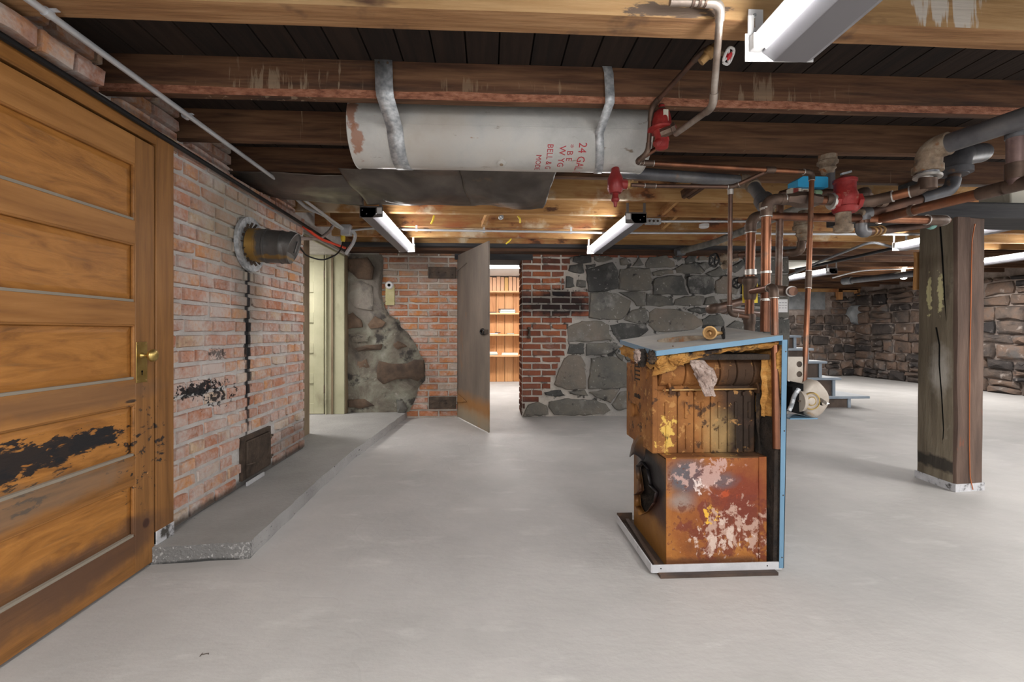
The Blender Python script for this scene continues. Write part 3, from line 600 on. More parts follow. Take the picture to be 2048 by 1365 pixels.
ST = [
 [(1172,540),(1200,532),(1225,525),(1234,540),(1236,578),(1200,583),(1176,584),(1174,560)],
 [(1240,540),(1270,535),(1298,538),(1302,560),(1300,580),(1265,582),(1238,578)],
 [(1182,588),(1205,584),(1228,587),(1261,602),(1257,620),(1244,639),(1215,640),(1178,636),(1180,610)],
 [(1238,585),(1262,584),(1290,585),(1290,613),(1272,613),(1264,600)],
 [(1263,620),(1290,616),(1296,640),(1292,647),(1262,645),(1249,640)],
 [(1136,655),(1165,643),(1195,642),(1217,650),(1215,668),(1223,680),(1180,684),(1136,683)],
 [(1221,652),(1240,647),(1288,650),(1296,660),(1288,668),(1250,689),(1239,685),(1227,668)],
 [(1138,688),(1167,687),(1168,707),(1134,708)],
 [(1173,688),(1220,686),(1240,695),(1215,709),(1173,712)],
 [(1136,712),(1162,712),(1169,730),(1171,760),(1171,777),(1130,779),(1108,768),(1118,740),(1127,718)],
 [(1182,717),(1215,714),(1234,715),(1252,727),(1256,775),(1215,777),(1177,777),(1177,760),(1181,740)],
 [(1229,704),(1246,713),(1245,724),(1236,716)],
 [(1243,699),(1262,691),(1275,700),(1262,722),(1252,720)],
 [(1177,785),(1215,780),(1238,781),(1230,794),(1220,805),(1191,795)],
 [(1223,810),(1240,785),(1262,782),(1265,815),(1235,821)],
 [(1100,803),(1112,801),(1130,798),(1160,799),(1190,801),(1210,809),(1220,822),(1205,828),(1150,831),(1110,829),(1099,815)],
 [(1047,832),(1056,811),(1075,804),(1093,812),(1096,829),(1060,833)],
 [(1089,785),(1120,781),(1131,791),(1110,794),(1090,791)],
 [(1136,783),(1170,781),(1177,792),(1150,791)],
 [(1147,513),(1180,510),(1183,525),(1160,528),(1146,525)],
 [(1186,513),(1215,512),(1225,519),(1205,525),(1188,521)],
 [(1138,531),(1165,528),(1169,545),(1160,547),(1136,543)],
 [(1172,530),(1190,529),(1190,533),(1173,538)],
 [(1131,553),(1145,556),(1149,574),(1132,576)],
 [(1153,561),(1171,563),(1171,576),(1152,574)],
 [(1239,518),(1252,517),(1260,529),(1241,531)],
 [(1265,532),(1278,515),(1287,531)],
 [(1291,530),(1297,515),(1330,512),(1347,525),(1349,534),(1320,536),(1292,536)],
 [(1342,513),(1364,513),(1361,520),(1349,519)],
 [(1368,520),(1376,512),(1393,512),(1389,522),(1371,525)],
 [(1397,514),(1430,512),(1424,521),(1396,522)],
 [(1304,546),(1325,539),(1345,541),(1346,547),(1330,550),(1306,553)],
 [(1307,558),(1335,552),(1363,551),(1368,570),(1375,589),(1306,590),(1306,570)],
 [(1352,537),(1365,529),(1392,527),(1407,544),(1400,548),(1370,548),(1353,546)],
 [(1394,529),(1410,525),(1429,532),(1412,540),(1407,543)],
 [(1411,548),(1435,536),(1452,539),(1447,550),(1430,554),(1413,550)],
 [(1373,557),(1385,552),(1420,553),(1427,560),(1427,585),(1410,590),(1379,588),(1373,570)],
 [(1431,562),(1445,554),(1470,553),(1475,580),(1470,589),(1431,586)],
 [(1293,589),(1320,591),(1344,597),(1345,611),(1320,613),(1293,611)],
 [(1350,599),(1370,593),(1405,593),(1407,598),(1400,611),(1370,612),(1348,611)],
 [(1410,597),(1428,593),(1435,605),(1431,609),(1407,611)],
 [(1298,625),(1310,618),(1350,619),(1375,626),(1400,640),(1402,650),(1385,660),(1340,664),(1310,663),(1298,650)],
 [(1374,618),(1395,614),(1425,618),(1427,625),(1400,629),(1381,624)],
 [(1404,640),(1420,631),(1438,629),(1447,645),(1446,654),(1406,650)],
 [(1440,600),(1465,596),(1475,605),(1470,612),(1444,611)],
 [(1451,655),(1470,641),(1485,646),(1490,668),(1460,668)],
 [(1456,536),(1484,521),(1490,530),(1470,546)],
 [(1481,596),(1518,594),(1521,612),(1483,614)], [(1481,620),(1519,618),(1523,640),(1485,640)], [(1487,551),(1519,549),(1521,588),(1481,588)],
 [(1434,514),(1450,512),(1478,514),(1470,528),(1440,530)],
 [(1486,514),(1519,514),(1521,543),(1492,545)], [(1526,516),(1576,516),(1576,546),(1526,547)], [(1526,551),(1576,550),(1576,590),(1526,592)],
 [(1526,596),(1576,594),(1576,636),(1526,636)], [(1526,640),(1576,640),(1576,694),(1527,696)], [(1490,645),(1521,644),(1521,690),(1492,690)],
 [(1312,670),(1440,668),(1442,700),(1312,700)], [(1445,675),(1486,673),(1486,700),(1446,700)]]
for i, pl in enumerate(ST): stone([atY(px, py, YB) for px, py in pl], (0, -1, 0), wb, m_stone, proud=.028, seed=i, ins=.009, rough=.008, sg=.05)
# coursed rubble generator
def rubble(parent, m, org, ux, length, z0, z1, nrm, seed, hmin=.16, hmax=.30, wmin=.22, wmax=.62, gap=.022, skip=None, proud=.05):
    rnd = random.Random(seed); ux = V(ux); org = V(org); rows = [z0]
    while rows[-1] < z1-.1: rows.append(min(rows[-1]+rnd.uniform(hmin, hmax), z1))
    def lev(u, i):
        return rows[i]+(0 if i in (0, len(rows)-1) else .055*noise.noise((u*1.6, i*3.7, seed)))
    k = 0
    for i in range(len(rows)-1):
        u = 0
        while u < length:
            w_ = rnd.uniform(wmin, wmax); w_ = min(w_, length-u)
            if w_ < .08: break
            sl0, sl1 = rnd.uniform(-.04, .04), rnd.uniform(-.04, .04)
            if rnd.random() < .22 and rows[i+1]-rows[i] > .2:    # two small stones over each other
                zm = rnd.uniform(.4, .6); parts = ((0, zm), (zm, 1))
            else: parts = ((0, 1),)
            for a, b in parts:
                def pt(uu, vv): return org+ux*uu+V((0, 0, lev(uu, i)*(1-vv)+lev(uu, i+1)*vv))
                g = gap/2; L = []
                for uu, vv in ((u+g+rnd.uniform(0, .03), a), (u+w_*.5, a), (u+w_-g-rnd.uniform(0, .03), a), (u+w_-g, (a+b)/2+rnd.uniform(-.1, .1)), (u+w_-g-rnd.uniform(0, .05), b), (u+w_*.5, b), (u+g+rnd.uniform(0, .05), b), (u+g, (a+b)/2)):
                    p = pt(min(max(uu, 0), length), vv); p.z += g if vv == a else (-g if vv == b else 0); p.z += rnd.uniform(-.012, .012); L.append(p)
                c = sum(L, V())/8
                if not (skip and skip(c)): stone(L, nrm, parent, m, proud=proud*rnd.uniform(.5, 1.3), seed=seed*1000+k, ins=.03, rough=.02); k += 1
            u += w_
rubble(wb, m_stone, (bx(1265, 700), YB, 0), (1, 0, 0), 4.08-bx(1265, 700), .02, .86, (0, -1, 0), 5, proud=.03, skip=lambda c: False)
# parging over rubble, left part of the back wall
def wy(tab, py): return interp(tab, py)
def parge(u, v):
    z_ = .083+(2.13-.083)*v; py = 665-(z_-H)*F/5.95
    xr = bx(interp(WPL, py), py)+.012*noise.noise((z_*9, 1, 2)); x = -1.86+(xr+1.86)*u
    h = .035+.035*noise.noise((x*2.2, z_*2.2, 3))+.014*noise.noise((x*7, z_*7, 8))
    edge = min(1, (1-u)*14); h = max(.012, h)*(.45+.55*edge)
    return V((x, YB-.012-h, z_))
pm = MB().grid(parge, 40, 70); nu = 41
b0 = len(pm.v); ev = [V(pm.v[j*nu+40]) for j in range(71)]
pm.add([(p.x-.004, YB+.01, p.z) for p in ev]+[tuple(p) for p in ev], [(j, j+1, j+72, j+71) for j in range(70)])
pm.build('parging', m_plaster, wb, ang=60)
PS = [[(695,518),(735,515),(748,535),(745,560),(715,558),(695,540)], [(695,630),(705,625),(722,640),(725,655),(695,658)], [(735,650),(750,632),(772,645),(765,655),(740,658)],
 [(757,722),(785,728),(815,727),(830,719),(848,721),(849,753),(836,763),(820,757),(790,760),(765,770),(749,758),(752,740)], [(715,722),(733,718),(740,735),(725,743),(715,738)],
 [(695,800),(730,798),(750,812),(720,818),(697,815)], [(710,697),(735,690),(765,688),(762,700),(715,703)], [(786,690),(795,682),(808,688),(815,694),(795,700)], [(699,566),(722,562),(744,572),(748,600),(745,622),(712,616),(698,600)], [(702,676),(716,668),(740,672),(736,684),(708,686)]]
for i, pl in enumerate(PS): stone([atY(px, py, YB-.05) for px, py in pl], (0, -1, 0), wb, m_plaster if i in (8, 9) else m_pstone, proud=.018, seed=90+i, name='stone', ins=.02, rough=.006)
# loose dark stone at the ledge end
stone([atY(px, py, 5.88) for px, py in ((793,800),(806,803),(815,818),(808,830),(796,826),(794,812))], (0, -1, 0), wb, m_stone, proud=.05, seed=400, name='stone')
# header over the doorway
MB().box((XD0-.05, YB-.03, 2.075), (XD1+.14, YB+.46, 2.18)).build('lintel', m_beam, wb, bevel=.004)
# iron pintle straps in the brick
def hinge_block(px0, px1, py0, py1, lab):
    a, b = atY(px0, py1, YB-.02), atY(px1, py0, YB-.02)
    t = thing('hinge_plate', (b.x, YB-.03, a.z), lab, 'hinge')
    MB().box((a.x, YB-.045, a.z), (b.x, YB+.02, b.z)).build('plate', m_iron_d, t, bevel=.003)
    for k in range(4):
        x = a.x+(b.x-a.x)*(.12+.25*k); zc = a.z+(b.z-a.z)*(.5+(.0 if k < 3 else -.2))
        MB().lathe((x, YB-.044, zc), (0, -1, 0), [(0, .012), (.006, .010), (.009, .003)], 10).build('rivet', m_iron_d, t)
    MB().bar((a.x+.03, YB-.047, (a.z+b.z)/2+.005), (b.x-.01, YB-.047, b.z-.01), .008, .006, up=(0, 1, 0)).build('raised_rib', m_iron_d, t)
    MB().bar((a.x+.03, YB-.047, (a.z+b.z)/2-.005), (b.x-.01, YB-.047, a.z+.01), .008, .006, up=(0, 1, 0)).build('raised_rib', m_iron_d, t)
hinge_block(857, 912, 535, 557, 'dark iron hinge plate in brick beside the top of the metal door')
hinge_block(858, 912, 794, 818, 'dark rusty hinge plate in brick beside the foot of the metal door')
# yellowed board with porcelain lamp base
t = thing('lamp_socket_board', atY(782, 610, YB-.03), 'small yellowed wooden board with round white porcelain fitting on the brick', 'fixture')
a, b = atY(772, 611, YB-.02), atY(790, 572, YB-.02)
MB().box((a.x, YB-.055, a.z), (b.x, YB-.02, b.z)).build('board', m_ylpaint, t, bevel=.004)
c = atY(779, 571, YB-.06)
MB().lathe((c.x, YB-.05, c.z), (0, -1, 0), [(0, .052), (.02, .052), (.035, .042), (.04, .022)], 24).build('porcelain_disc', m_white, t)
MB().lathe((c.x, YB-.088, c.z), (0, -1, 0), [(0, .020), (.004, .020)], 16).build('socket_hole', m_dark, t)
# small iron latch on the right jamb brick
c = atY(1059, 662, YB-.03); t = thing('wall_latch', c, 'small rusted iron catch fixed to the brick right of the doorway', 'latch')
MB().box((c.x-.022, YB-.045, c.z-.10), (c.x+.012, YB-.015, c.z+.05)).build('catch_plate', m_iron_d, t, bevel=.004)
MB().tube([(c.x-.01, YB-.045, c.z+.02), (c.x-.01, YB-.075, c.z), (c.x-.01, YB-.05, c.z-.04)], .007, 8).build('hook', m_iron_d, t)

# strong room behind the metal door ------------------------------------
vr = MB().box((-1.6, 6.4, 0), (-1.4, 10.6, 2.6)).box((1.5, 6.4, 0), (1.7, 10.6, 2.6)).box((-1.5, 10.42, 0), (1.6, 10.6, 2.6)).build('wall_store_room', m_wall_w, smooth=False)
tag(vr, 'white walls of the store room behind the metal door', 'wall', kind='structure')
for zc in [2.37]:
    vc = MB().box((-1.6, 6.42, zc), (1.7, 10.6, zc+.03)).build('ceiling_store_room', m_wall_w, smooth=False); tag(vc, 'white ceiling of the small store room', 'ceiling', kind='structure')
YS = 10.2
bcs = thing('wall_bookcase', (.2, 10.3, 0), 'orange pine bookcase with vertical backboards seen through the open doorway', 'bookcase')
for i in range(15): MB().box((-1.35+i*.19, YS, 0), (-1.35+i*.19+.182, YS+.03, 2.34)).build('back_board', m_pine, bcs, bevel=.004)
SZ = [atY(1000, y, YS-.3).z for y in (711, 669, 626, 582)]
for zc in SZ: MB().box((-1.35, YS-.30, zc-.035), (1.45, YS, zc)).build('shelf', m_shelf, bcs, bevel=.003)
for i in range(9):
    x = atY(975, 560, YS-.2).x-.06+i*.088; hgt = .36 if i != 6 else .34
    if x > .72: break
    o = MB().box((x, YS-.24, SZ[3]), (x+.078, YS-.02, SZ[3]+(hgt if SZ[3]+hgt < 2.36 else 2.355-SZ[3]-.01*(i % 3)))).build('book', m_book2 if i == 5 else m_book1, bevel=.004)
    tag(o, 'tall tan spined book, darker than the pale orange row beside it' if i == 5 else ('first', 'second', 'third', 'fourth', 'fifth', '', 'seventh', 'eighth', 'ninth')[i]+' tall pale orange ledger from the left on the top store room shelf', 'book', 'ledgers on the top shelf')
def flat(px0, px1, zi, h, m, lab, n=1, dx=.0):
    x0, x1 = atY(px0, 600, YS-.25).x, atY(px1, 600, YS-.25).x
    o = MB().box((x0+dx, YS-.28, SZ[zi]+h), (x1+dx, YS-.06, SZ[zi]+h+.022)).build('book', m, bevel=.003, smooth=False)
    tag(o, lab, 'book', 'books lying flat on the shelves'); return o
flat(1000, 1030, 2, 0, m_bookw, 'bottom pale book of the flat stack on the second shelf')
flat(998, 1031, 2, .024, m_bookg, 'grey green book second from bottom in the flat stack on the second shelf')
flat(1001, 1030, 2, .048, m_bookw, 'cream book in the middle of the flat stack on the second shelf')
flat(997, 1028, 2, .072, m_bookd, 'dark brown book on top of the flat stack on the second shelf')
flat(976, 992, 2, 0, m_bookd, 'thin dark book lying at the left of the second shelf')
flat(978, 996, 1, 0, m_bookw, 'pale book lying at left of the third shelf')
flat(990, 1001, 1, .024, m_bookd, 'dark pocket book on the pale book of the third shelf')
flat(1014, 1028, 1, 0, m_bookg, 'grey green booklet lying at right of the third shelf')
flat(976, 995, 0, 0, m_bookg, 'grey bound papers at the bottom of the left pile, lowest shelf')
flat(977, 995, 0, .024, m_bookw, 'white papers in the middle of the left pile, lowest shelf')
flat(976, 994, 0, .048, m_bookw, 'white papers topping the left pile, lowest shelf')
flat(1003, 1036, 0, 0, m_bookw, 'long cream bundle under another at the right of the lowest shelf')
flat(1004, 1036, 0, .024, m_bookw, 'long cream bundle resting on another at the right of the lowest shelf')

# metal door -----------------------------------------------------------
hx, hy = -.405, 5.93; ex, ey = atZ(978, 868, .0).x, atZ(978, 868, .0).y
d3 = thing('door_3', (hx, hy, .01), 'tall rust stained sheet iron door standing open at the rear doorway', 'door', kind='structure')
dd = V((ex-hx, ey-hy, 0)); wd_ = dd.length; dd.normalize(); nn = V((-dd.y, dd.x, 0))
if nn.x > 0: nn = -nn
zt = atY(977, 482, ey).z
b = MB()
def dfn(off):
    def f(u, v):
        p = V((hx, hy, 0))+dd*(wd_*u); z_ = .012+(zt-.012)*v
        return p+nn*(off+.006*noise.noise((u*3, v*3, 1)))+V((0, 0, z_))
    return f
b.grid(dfn(.004), 14, 24); b.grid(dfn(-.004), 14, 24)
b.build('leaf', m_iron, d3)
b = MB()
for u in (0, .994):
    p = V((hx, hy, 0))+dd*(wd_*u); b.bar(p+V((0, 0, .012)), p+V((0, 0, zt)), .012, .02, up=nn)
b.build('edge_strip', m_iron, d3)
for zc in (1.98, .26):
    p = V((hx, hy, zc))+nn*-.0; q = p+dd*.36
    MB().prism([p+nn*.008+V((0, 0, -.06)), q+nn*.008, p+nn*.008+V((0, 0, .06))], nn*.004).build('strap_hinge', m_iron, d3)
p = V((hx, hy, 0))+dd*(wd_*.86)+V((0, 0, atY(964, 664, ey+.1).z))
ring = [p-dd*.0+nn*.02+dd*(.055*math.cos(a))+V((0, 0, .028*math.sin(a))) for a in [i*math.pi/8 for i in range(17)]]
MB().tube(ring, .012, 8, cap=False).build('hasp_ring', m_black, d3)
MB().bar(p+dd*.04+nn*.02, p+dd*.15+nn*.012, .05, .008, up=nn).build('hasp_strap', m_iron_d, d3)

# far stone walls -------------------------------------------------------
wf = MB().box((4.0, 11.15, 0), (9.6, 11.6, 2.42)).build('wall_far', m_mortarF, smooth=False)
tag(wf, 'brown rubble stone wall across the far end with smooth cement patch', 'wall', kind='structure')
Z1 = 1.95
rubble(wf, m_stone_far, (6.2, 11.15, 0), (1, 0, 0), 3.25, 0, Z1+.1, (0, -1, 0), 3, hmin=.15, hmax=.26, wmin=.2, wmax=.5, skip=lambda c: c.z > 1.62 and c.x < 8.7, proud=.07)
MB().grid(lambda u, v: V((6.2+2.4*u, 11.10-.03*noise.noise((u*6, v*4, 1)), 1.70+.55*v)), 16, 6).build('cement_patch', m_conc, wf)
stone([atY(px, py, 11.1) for px, py in ((1692, 628), (1700, 612), (1725, 608), (1742, 622), (1743, 645), (1725, 655), (1700, 645))], (0, -1, 0), wf, m_conc, proud=.12, seed=77)
wr = MB().box((9.45, 1.0, 0), (9.9, 11.6, 2.42)).build('wall_right', m_mortarF, smooth=False)
tag(wr, 'brown and grey rubble stone wall along the far right side', 'wall', kind='structure')
rubble(wr, m_stone_far, (9.45, 11.15, 0), (0, -1, 0), 5.9, 0, 2.15, (-1, 0, 0), 9, hmin=.17, hmax=.30, wmin=.25, wmax=.65, proud=.09)
# wooden frame in the far wall
fr = thing('window_1', atY(1698, 600, 11.05), 'small rough wooden frame of a blocked opening high in the far wall', 'window frame', kind='structure')
a, b_ = atY(1672, 600, 11.08), atY(1724, 572, 11.08)
MB().box((a.x, 11.0, b_.z-.12), (b_.x, 11.1, b_.z)).build('head_board', m_pine, fr, bevel=.004)
MB().box((a.x, 11.0, a.z), (a.x+.12, 11.1, b_.z-.12)).build('side_board', m_pine, fr, bevel=.004)
MB().box((b_.x-.12, 11.0, a.z), (b_.x, 11.1, b_.z-.12)).build('side_board', m_pine, fr, bevel=.004)
MB().box((b_.x-.2, 11.0, b_.z-.2), (b_.x-.12, 11.1, b_.z-.12)).build('block', m_pine, fr, bevel=.004)
MB().box((5.0, 11.0, 2.15), (9.4, 11.14, 2.24)).build('sill_plate', m_joist_b, ceil)

def rad(wpx, p): return wpx/2*V(p).dot(FW)/F
# ------------------------------------------------------------------ DOOR at left
wl0 = MB().box((-2.1, -2.5, 0), (-1.68, 1.25, 2.2)).box((-2.1, 1.2, 0), (-1.70, 2.40, 2.1)).build('wall_left_front', m_mortarL, smooth=False)
tag(wl0, 'masonry of the left wall behind and beyond the big wooden door', 'wall', kind='structure')
d1 = thing('door_1', (DX-.02, 1.36, 0), 'varnished five panel fir door with black splatter in the left foreground', 'door', kind='structure')
YR, YL, YP0, YP1 = 2.268, 1.36, 1.475, 2.150
ztop = atX(290, 278, DX).z-.012
PN = []
for a, b_ in ((327, 441), (488, 604), (650, 759), (810, 912), (969, 1074)):
    PN.append((atX(268, b_, DX).z, atX(268, a, DX).z))
PN[4] = (PN[4][0], PN[4][1])
MB().box((DX-.04, YP1, .012), (DX, YR, ztop)).build('stile', m_doorv, d1, bevel=.003)
MB().box((DX-.04, YL, .012), (DX, YP0, ztop)).build('stile', m_doorv, d1, bevel=.003)
zs = [ztop]+[q for p in PN for q in (p[1], p[0])]+[.012]
for i in range(0, len(zs), 2): MB().box((DX-.04, YP0, zs[i+1]), (DX-.0005, YP1, zs[i])).build('rail', m_doorh, d1, bevel=.002)
for z0, z1 in PN:
    b = MB(); bv = .035
    # raised field panel
    o4 = [(YP0, z0), (YP1, z0), (YP1, z1), (YP0, z1)]; i4 = [(YP0+bv, z0+bv), (YP1-bv, z0+bv), (YP1-bv, z1-bv), (YP0+bv, z1-bv)]
    b.add([(DX-.020, y_, z_) for y_, z_ in o4]+[(DX-.012, y_, z_) for y_, z_ in i4], [(4, 5, 6, 7)]+[(i, (i+1) % 4, (i+1) % 4+4, i+4) for i in range(4)])
    b.build('panel', m_panel, d1, smooth=False)
    b = MB()
    for (y0, z0_), (y1, z1_) in zip(o4, o4[1:]+o4[:1]):
        b.bar((DX-.010, y0, z0_), (DX-.010, y1, z1_), .016, .014, up=(1, 0, 0))
    b.build('moulding', m_doorh, d1, bevel=.003)
    MB().box((DX-.018, YP0+.01, z0), (DX-.0005, YP1-.01, z0+.011)).build('dust_line', m_dust, d1, smooth=False)
# lock plate and knob
kp = atX(290, 724, DX); ka, kb = atX(273, 767, DX+.004), atX(295, 684, DX+.004)
pl = MB().box((DX, ka.y, ka.z), (DX+.004, kb.y, kb.z)).build('lock_plate', m_brass, d1, bevel=.0015)
for y_ in (ka.y+.008, kb.y-.008):
    for z_ in (ka.z+.01, kb.z-.01): MB().lathe((DX+.004, y_, z_), (1, 0, 0), [(0, .003), (.0015, .002)], 8).build('screw', m_brasso, pl)
yc = (ka.y+kb.y)/2; zk = atX(296, 711, DX+.02).z
MB().lathe((DX+.004, yc, zk-.075), (1, 0, 0), [(0, .0055), (.0006, .0055)], 12).box((DX+.004, yc-.0025, zk-.092), (DX+.0046, yc+.0025, zk-.075)).build('keyhole', m_dark, pl)
kn = MB().lathe((DX+.004, yc, zk), (1, 0, 0), [(0, .014), (.006, .013), (.010, .008), (.026, .008), (.030, .014), (.036, .024), (.046, .030), (.055, .0285), (.062, .020), (.065, .006)], 28).build('knob', m_brass, d1, ang=60)
# casing
t2 = thing('trim_2', (DX, 2.33, .085), 'orange fir casing around the big wooden door', 'trim', kind='structure')
yo = 2.396
MB().box((DX-.05, YR+.006, .085), (DX+.004, yo, atX(344, 291, DX).z)).build('side_casing', m_doorv, t2, bevel=.003)
MB().box((DX-.045, YR+.006, .083), (DX+.006, yo+.001, .15)).build('painted_foot', m_flake, t2, bevel=.002)
zc0 = ztop+.012; MB().box((DX-.05, YL-.1, zc0), (DX+.002, yo, zc0+.075)).build('head_casing', m_doorh, t2, bevel=.003)
MB().box((DX-.06, YR-.02, .012), (DX-.03, YR+.02, zc0)).build('jamb', m_dark, t2)
# cable and conduit along the wall top
def cable(name, label, cat, pts, r, m, n=5, smoothR=.1, group=None, seg=8):
    path, _ = fillet(pts, smoothR, n); return tag(MB().tube(path, r, seg).build(name, m), label, cat, group)
cable('black_pipe', 'straight black pipe along the top of the left brick wall', 'pipe', [atX(-260, -95, -1.60), atX(0, 70, -1.60), atX(340, 283, -1.61), atX(600, 445, -1.62), atX(690, 503, -1.64)], .013, m_black, smoothR=.05)
t = thing('steel_conduit', atZ(60, 0, 2.2), 'shiny straight steel conduit slanting under the joists at left', 'conduit')
a, b_ = atZ(-120, -130, 2.2), atZ(700, 467, 2.185)
MB().tube([a, b_], .0125, 12).build('tube', m_emt, t)
for px, py in ((95, 26), (372, 232)):
    p = atZ(px, py, 2.2); q = thing if 0 else None
    MB().tube([p-(b_-a).normalized()*.012, p+(b_-a).normalized()*.012], .0165, 12).box((p.x, p.y-.008, p.z+.008), (p.x+.035, p.y+.008, p.z+.012)).build('strap', m_emt, t)
# ------------------------------------------------------------------ FLUE STUB, CLEANOUT
fc = V((-1.645, 3.175, 1.722))
t = thing('flue_collar', fc, 'round galvanised collar plate on the left brick wall behind the flue stub', 'flue')
MB().lathe(fc, (1, 0, 0), [(0, .185), (.022, .185), (.024, .178), (.012, .12)], 48).build('collar_plate', m_galv, t)
for k in range(18):
    a = 2*math.pi*k/18; d = V((0, math.cos(a), math.sin(a))); b = MB(); b.bar(fc+d*.112+V((.018, 0, 0)), fc+d*.145+V((.030+.01*random.random(), 0, 0)), .016, .0015, up=d.cross(V((1, 0, 0)))); b.build('bent_tab', m_iron_d, t)
ax = V((1, .12, -.06)).normalized()
MB().lathe(fc+V((.01, 0, 0)), ax, [(0, .112), (.05, .113), (.052, .117), (.06, .117), (.062, .113), (.10, .114), (.105, .119), (.115, .119), (.12, .113), (.20, .112), (.205, .116), (.212, .116), (.215, .112), (.262, .108)], 40).build('flue_pipe', m_flue, t)
e0 = fc+V((.01, 0, 0))+ax*.262
MB().lathe(e0, V((1, .1, -.35)), [(-.03, .112), (.018, .112), (.02, .108), (.012, .104), (.01, .0)], 36).build('end_cap', m_flue, t)
MB().bar(e0+V((.032, -.03, -.04)), e0+V((.03, .03, .05)), .01, .006).build('cap_handle', m_flue, t)
a, b_ = atX(492, 950, -1.645), atX(548, 860, -1.645)
y0, y1 = 3.085, 3.475; z0, z1 = .125, .415
t = thing('cleanout_door', (-1.64, 3.28, .12), 'small rusty iron chimney cleanout door low in the left brick wall', 'hatch')
MB().holed([(-1.662, y0, z0), (-1.662, y1, z0), (-1.662, y1, z1), (-1.662, y0, z1)], [[(-1.662, y0+.04, z0+.03), (-1.662, y1-.04, z0+.03), (-1.662, y1-.04, z1-.03), (-1.662, y0+.04, z1-.03)]], (.022, 0, 0)).build('frame', m_iron_d, t, smooth=False)
MB().box((-1.66, y0+.045, z0+.01), (-1.628, y1-.02, z1-.035)).build('leaf', m_iron_d, t, bevel=.004)
for zc in (z0+.07, z1-.07): MB().tube([(-1.626, y1-.03, zc-.015), (-1.626, y1-.03, zc+.015)], .009, 10).bar((-1.628, y1-.07, zc), (-1.628, y1+.01, zc), .016, .006, up=(1, 0, 0)).build('hinge', m_iron_d, t)
MB().tube([(-1.63, y0+.03, z0+.10), (-1.60, y0+.05, z0+.105), (-1.60, y0+.08, z0+.10)], .006, 8).build('latch', m_iron_d, t)
tag(MB().box((-1.628, y0+.02, .086), (-1.618, y0+.25, .112)).build('metal_strip', m_pan, smooth=False), 'short white metal strip lying against the foot of the cleanout door', 'strip')
# ------------------------------------------------------------------ EXPANSION TANK
TC = V((.07, 2.50, 2.205)); TR = .178; x0, x1 = -.745, .885
t = thing('expansion_tank', (0.07, 2.5, 2.03), 'long white cylindrical expansion tank slung between the joists', 'tank')
b = MB(); prof = [(0, .02), (.004, .10), (.012, .15), (.022, .172), (.024, TR), (.05, TR)]; L = x1-x0
full = prof+[(L*k/12, TR) for k in range(1, 12)]+[(L-h, r_) for h, r_ in prof[::-1]]
ysl = (atY(1290, 335, 2.45)-atY(725, 337, 2.45))
b.lathe((x0, TC.y, TC.z), (1, 0, 0), full, 56).build('shell', m_tank, t, ang=35)
def onc(x, ph, k=0): return V((x, TC.y-(TR+k)*math.cos(ph), TC.z-(TR+k)*math.sin(ph)))
MB().tube([onc(x0+.025+(L-.05)*k/20, .12, -.0005) for k in range(21)], .0022, 6).build('weld_seam', m_tank, t)
for xs in (x0+.024, x1-.024):
    MB().tube([onc(xs, a*math.pi/24, .0005) for a in range(49)], .0035, 6, cap=False).build('rim_bead', m_tank, t)
p = onc(atY(1003, 331, 2.42).x, 1.22)
MB().lathe(p, (0, -math.cos(1.22), -math.sin(1.22)), [(-.004, .026), (.006, .024), (.010, .016)], 20).build('bung', m_tank, t)
MB().lathe(p, (0, -math.cos(1.22), -math.sin(1.22)), [(.0105, .010), (.012, .010)], 14).build('bung_hole', m_ironf, t)
# wear patches and a streak are in the paint; stencil follows the curve of the shell
def stencil(txt, x, ph0, size, parent, sx=1.0):
    cu = bpy.data.curves.new('stencil', 'FONT'); cu.body = txt; cu.size = size; cu.resolution_u = 2
    o = bpy.data.objects.new('tmp', cu); C.objects.link(o); bpy.context.view_layer.update()
    me = o.evaluated_get(bpy.context.evaluated_depsgraph_get()).to_mesh(); vs = [v.co.copy() for v in me.vertices]; fs = [tuple(p.vertices) for p in me.polygons]
    o.to_mesh_clear(); bpy.data.objects.remove(o)
    b = MB(); b.add([onc(x+v.y, ph0+v.x*sx/TR, .0012) for v in vs], fs); return b.build('stencil_lettering', m_rednk, parent, smooth=False)
sx_ = lambda px: atY(px, 300, 2.38).x
stencil('24 GAL. C', sx_(1156), .50, .062, t, .9); stencil('* B E', sx_(1134), .56, .046, t); stencil('W YG', sx_(1118), .60, .050, t); stencil('BELL & G', sx_(1094), .56, .046, t, .9); stencil('MODE', sx_(1073), .88, .042, t)
# hanger straps
def strap(px, w_, lab, top, kink=False):
    xs = atY(px, 260, 2.33).x; tt = thing('tank_strap', (xs, 2.14, 2.3), lab, 'strap', 'tank hanger straps')
    pts = []
    ztp = top
    if kink:
        pts += [V((xs-.035, 2.140, ztp)), V((xs+.0, 2.138, ztp-.12)), V((xs+.005, 2.135, 2.26))]
    else: pts += [V((xs-.015, 2.140, ztp)), V((xs-.01, 2.137, 2.26))]
    pts += [V((xs-.005 if not kink else xs+.005, 2.135, 2.225))]
    for k in range(14):
        ph = .25+(k/13)*(math.pi-.4); q = onc(xs+(.08*k/13 if kink else .015*k/13), ph, .003); pts.append(q)
    pts.append(V((pts[-1].x, 2.657, 2.30)))
    b = MB(); vs = []
    for q in pts: vs += [q+V((-w_/2, 0, 0)), q+V((w_/2, 0, 0))]
    b.add(vs, [(2*i, 2*i+1, 2*i+3, 2*i+2) for i in range(len(pts)-1)]); b.build('band', m_galv, tt, solid=.003)
    for dx in (-w_*.25, w_*.25): MB().lathe((pts[0].x+dx, 2.138, ztp-.02), (0, -1, 0), [(0, .006), (.004, .004)], 8).build('nail_head', m_iron_d, tt)
strap(790, .082, 'wide galvanised strap around the left end of the white tank', 2.405)
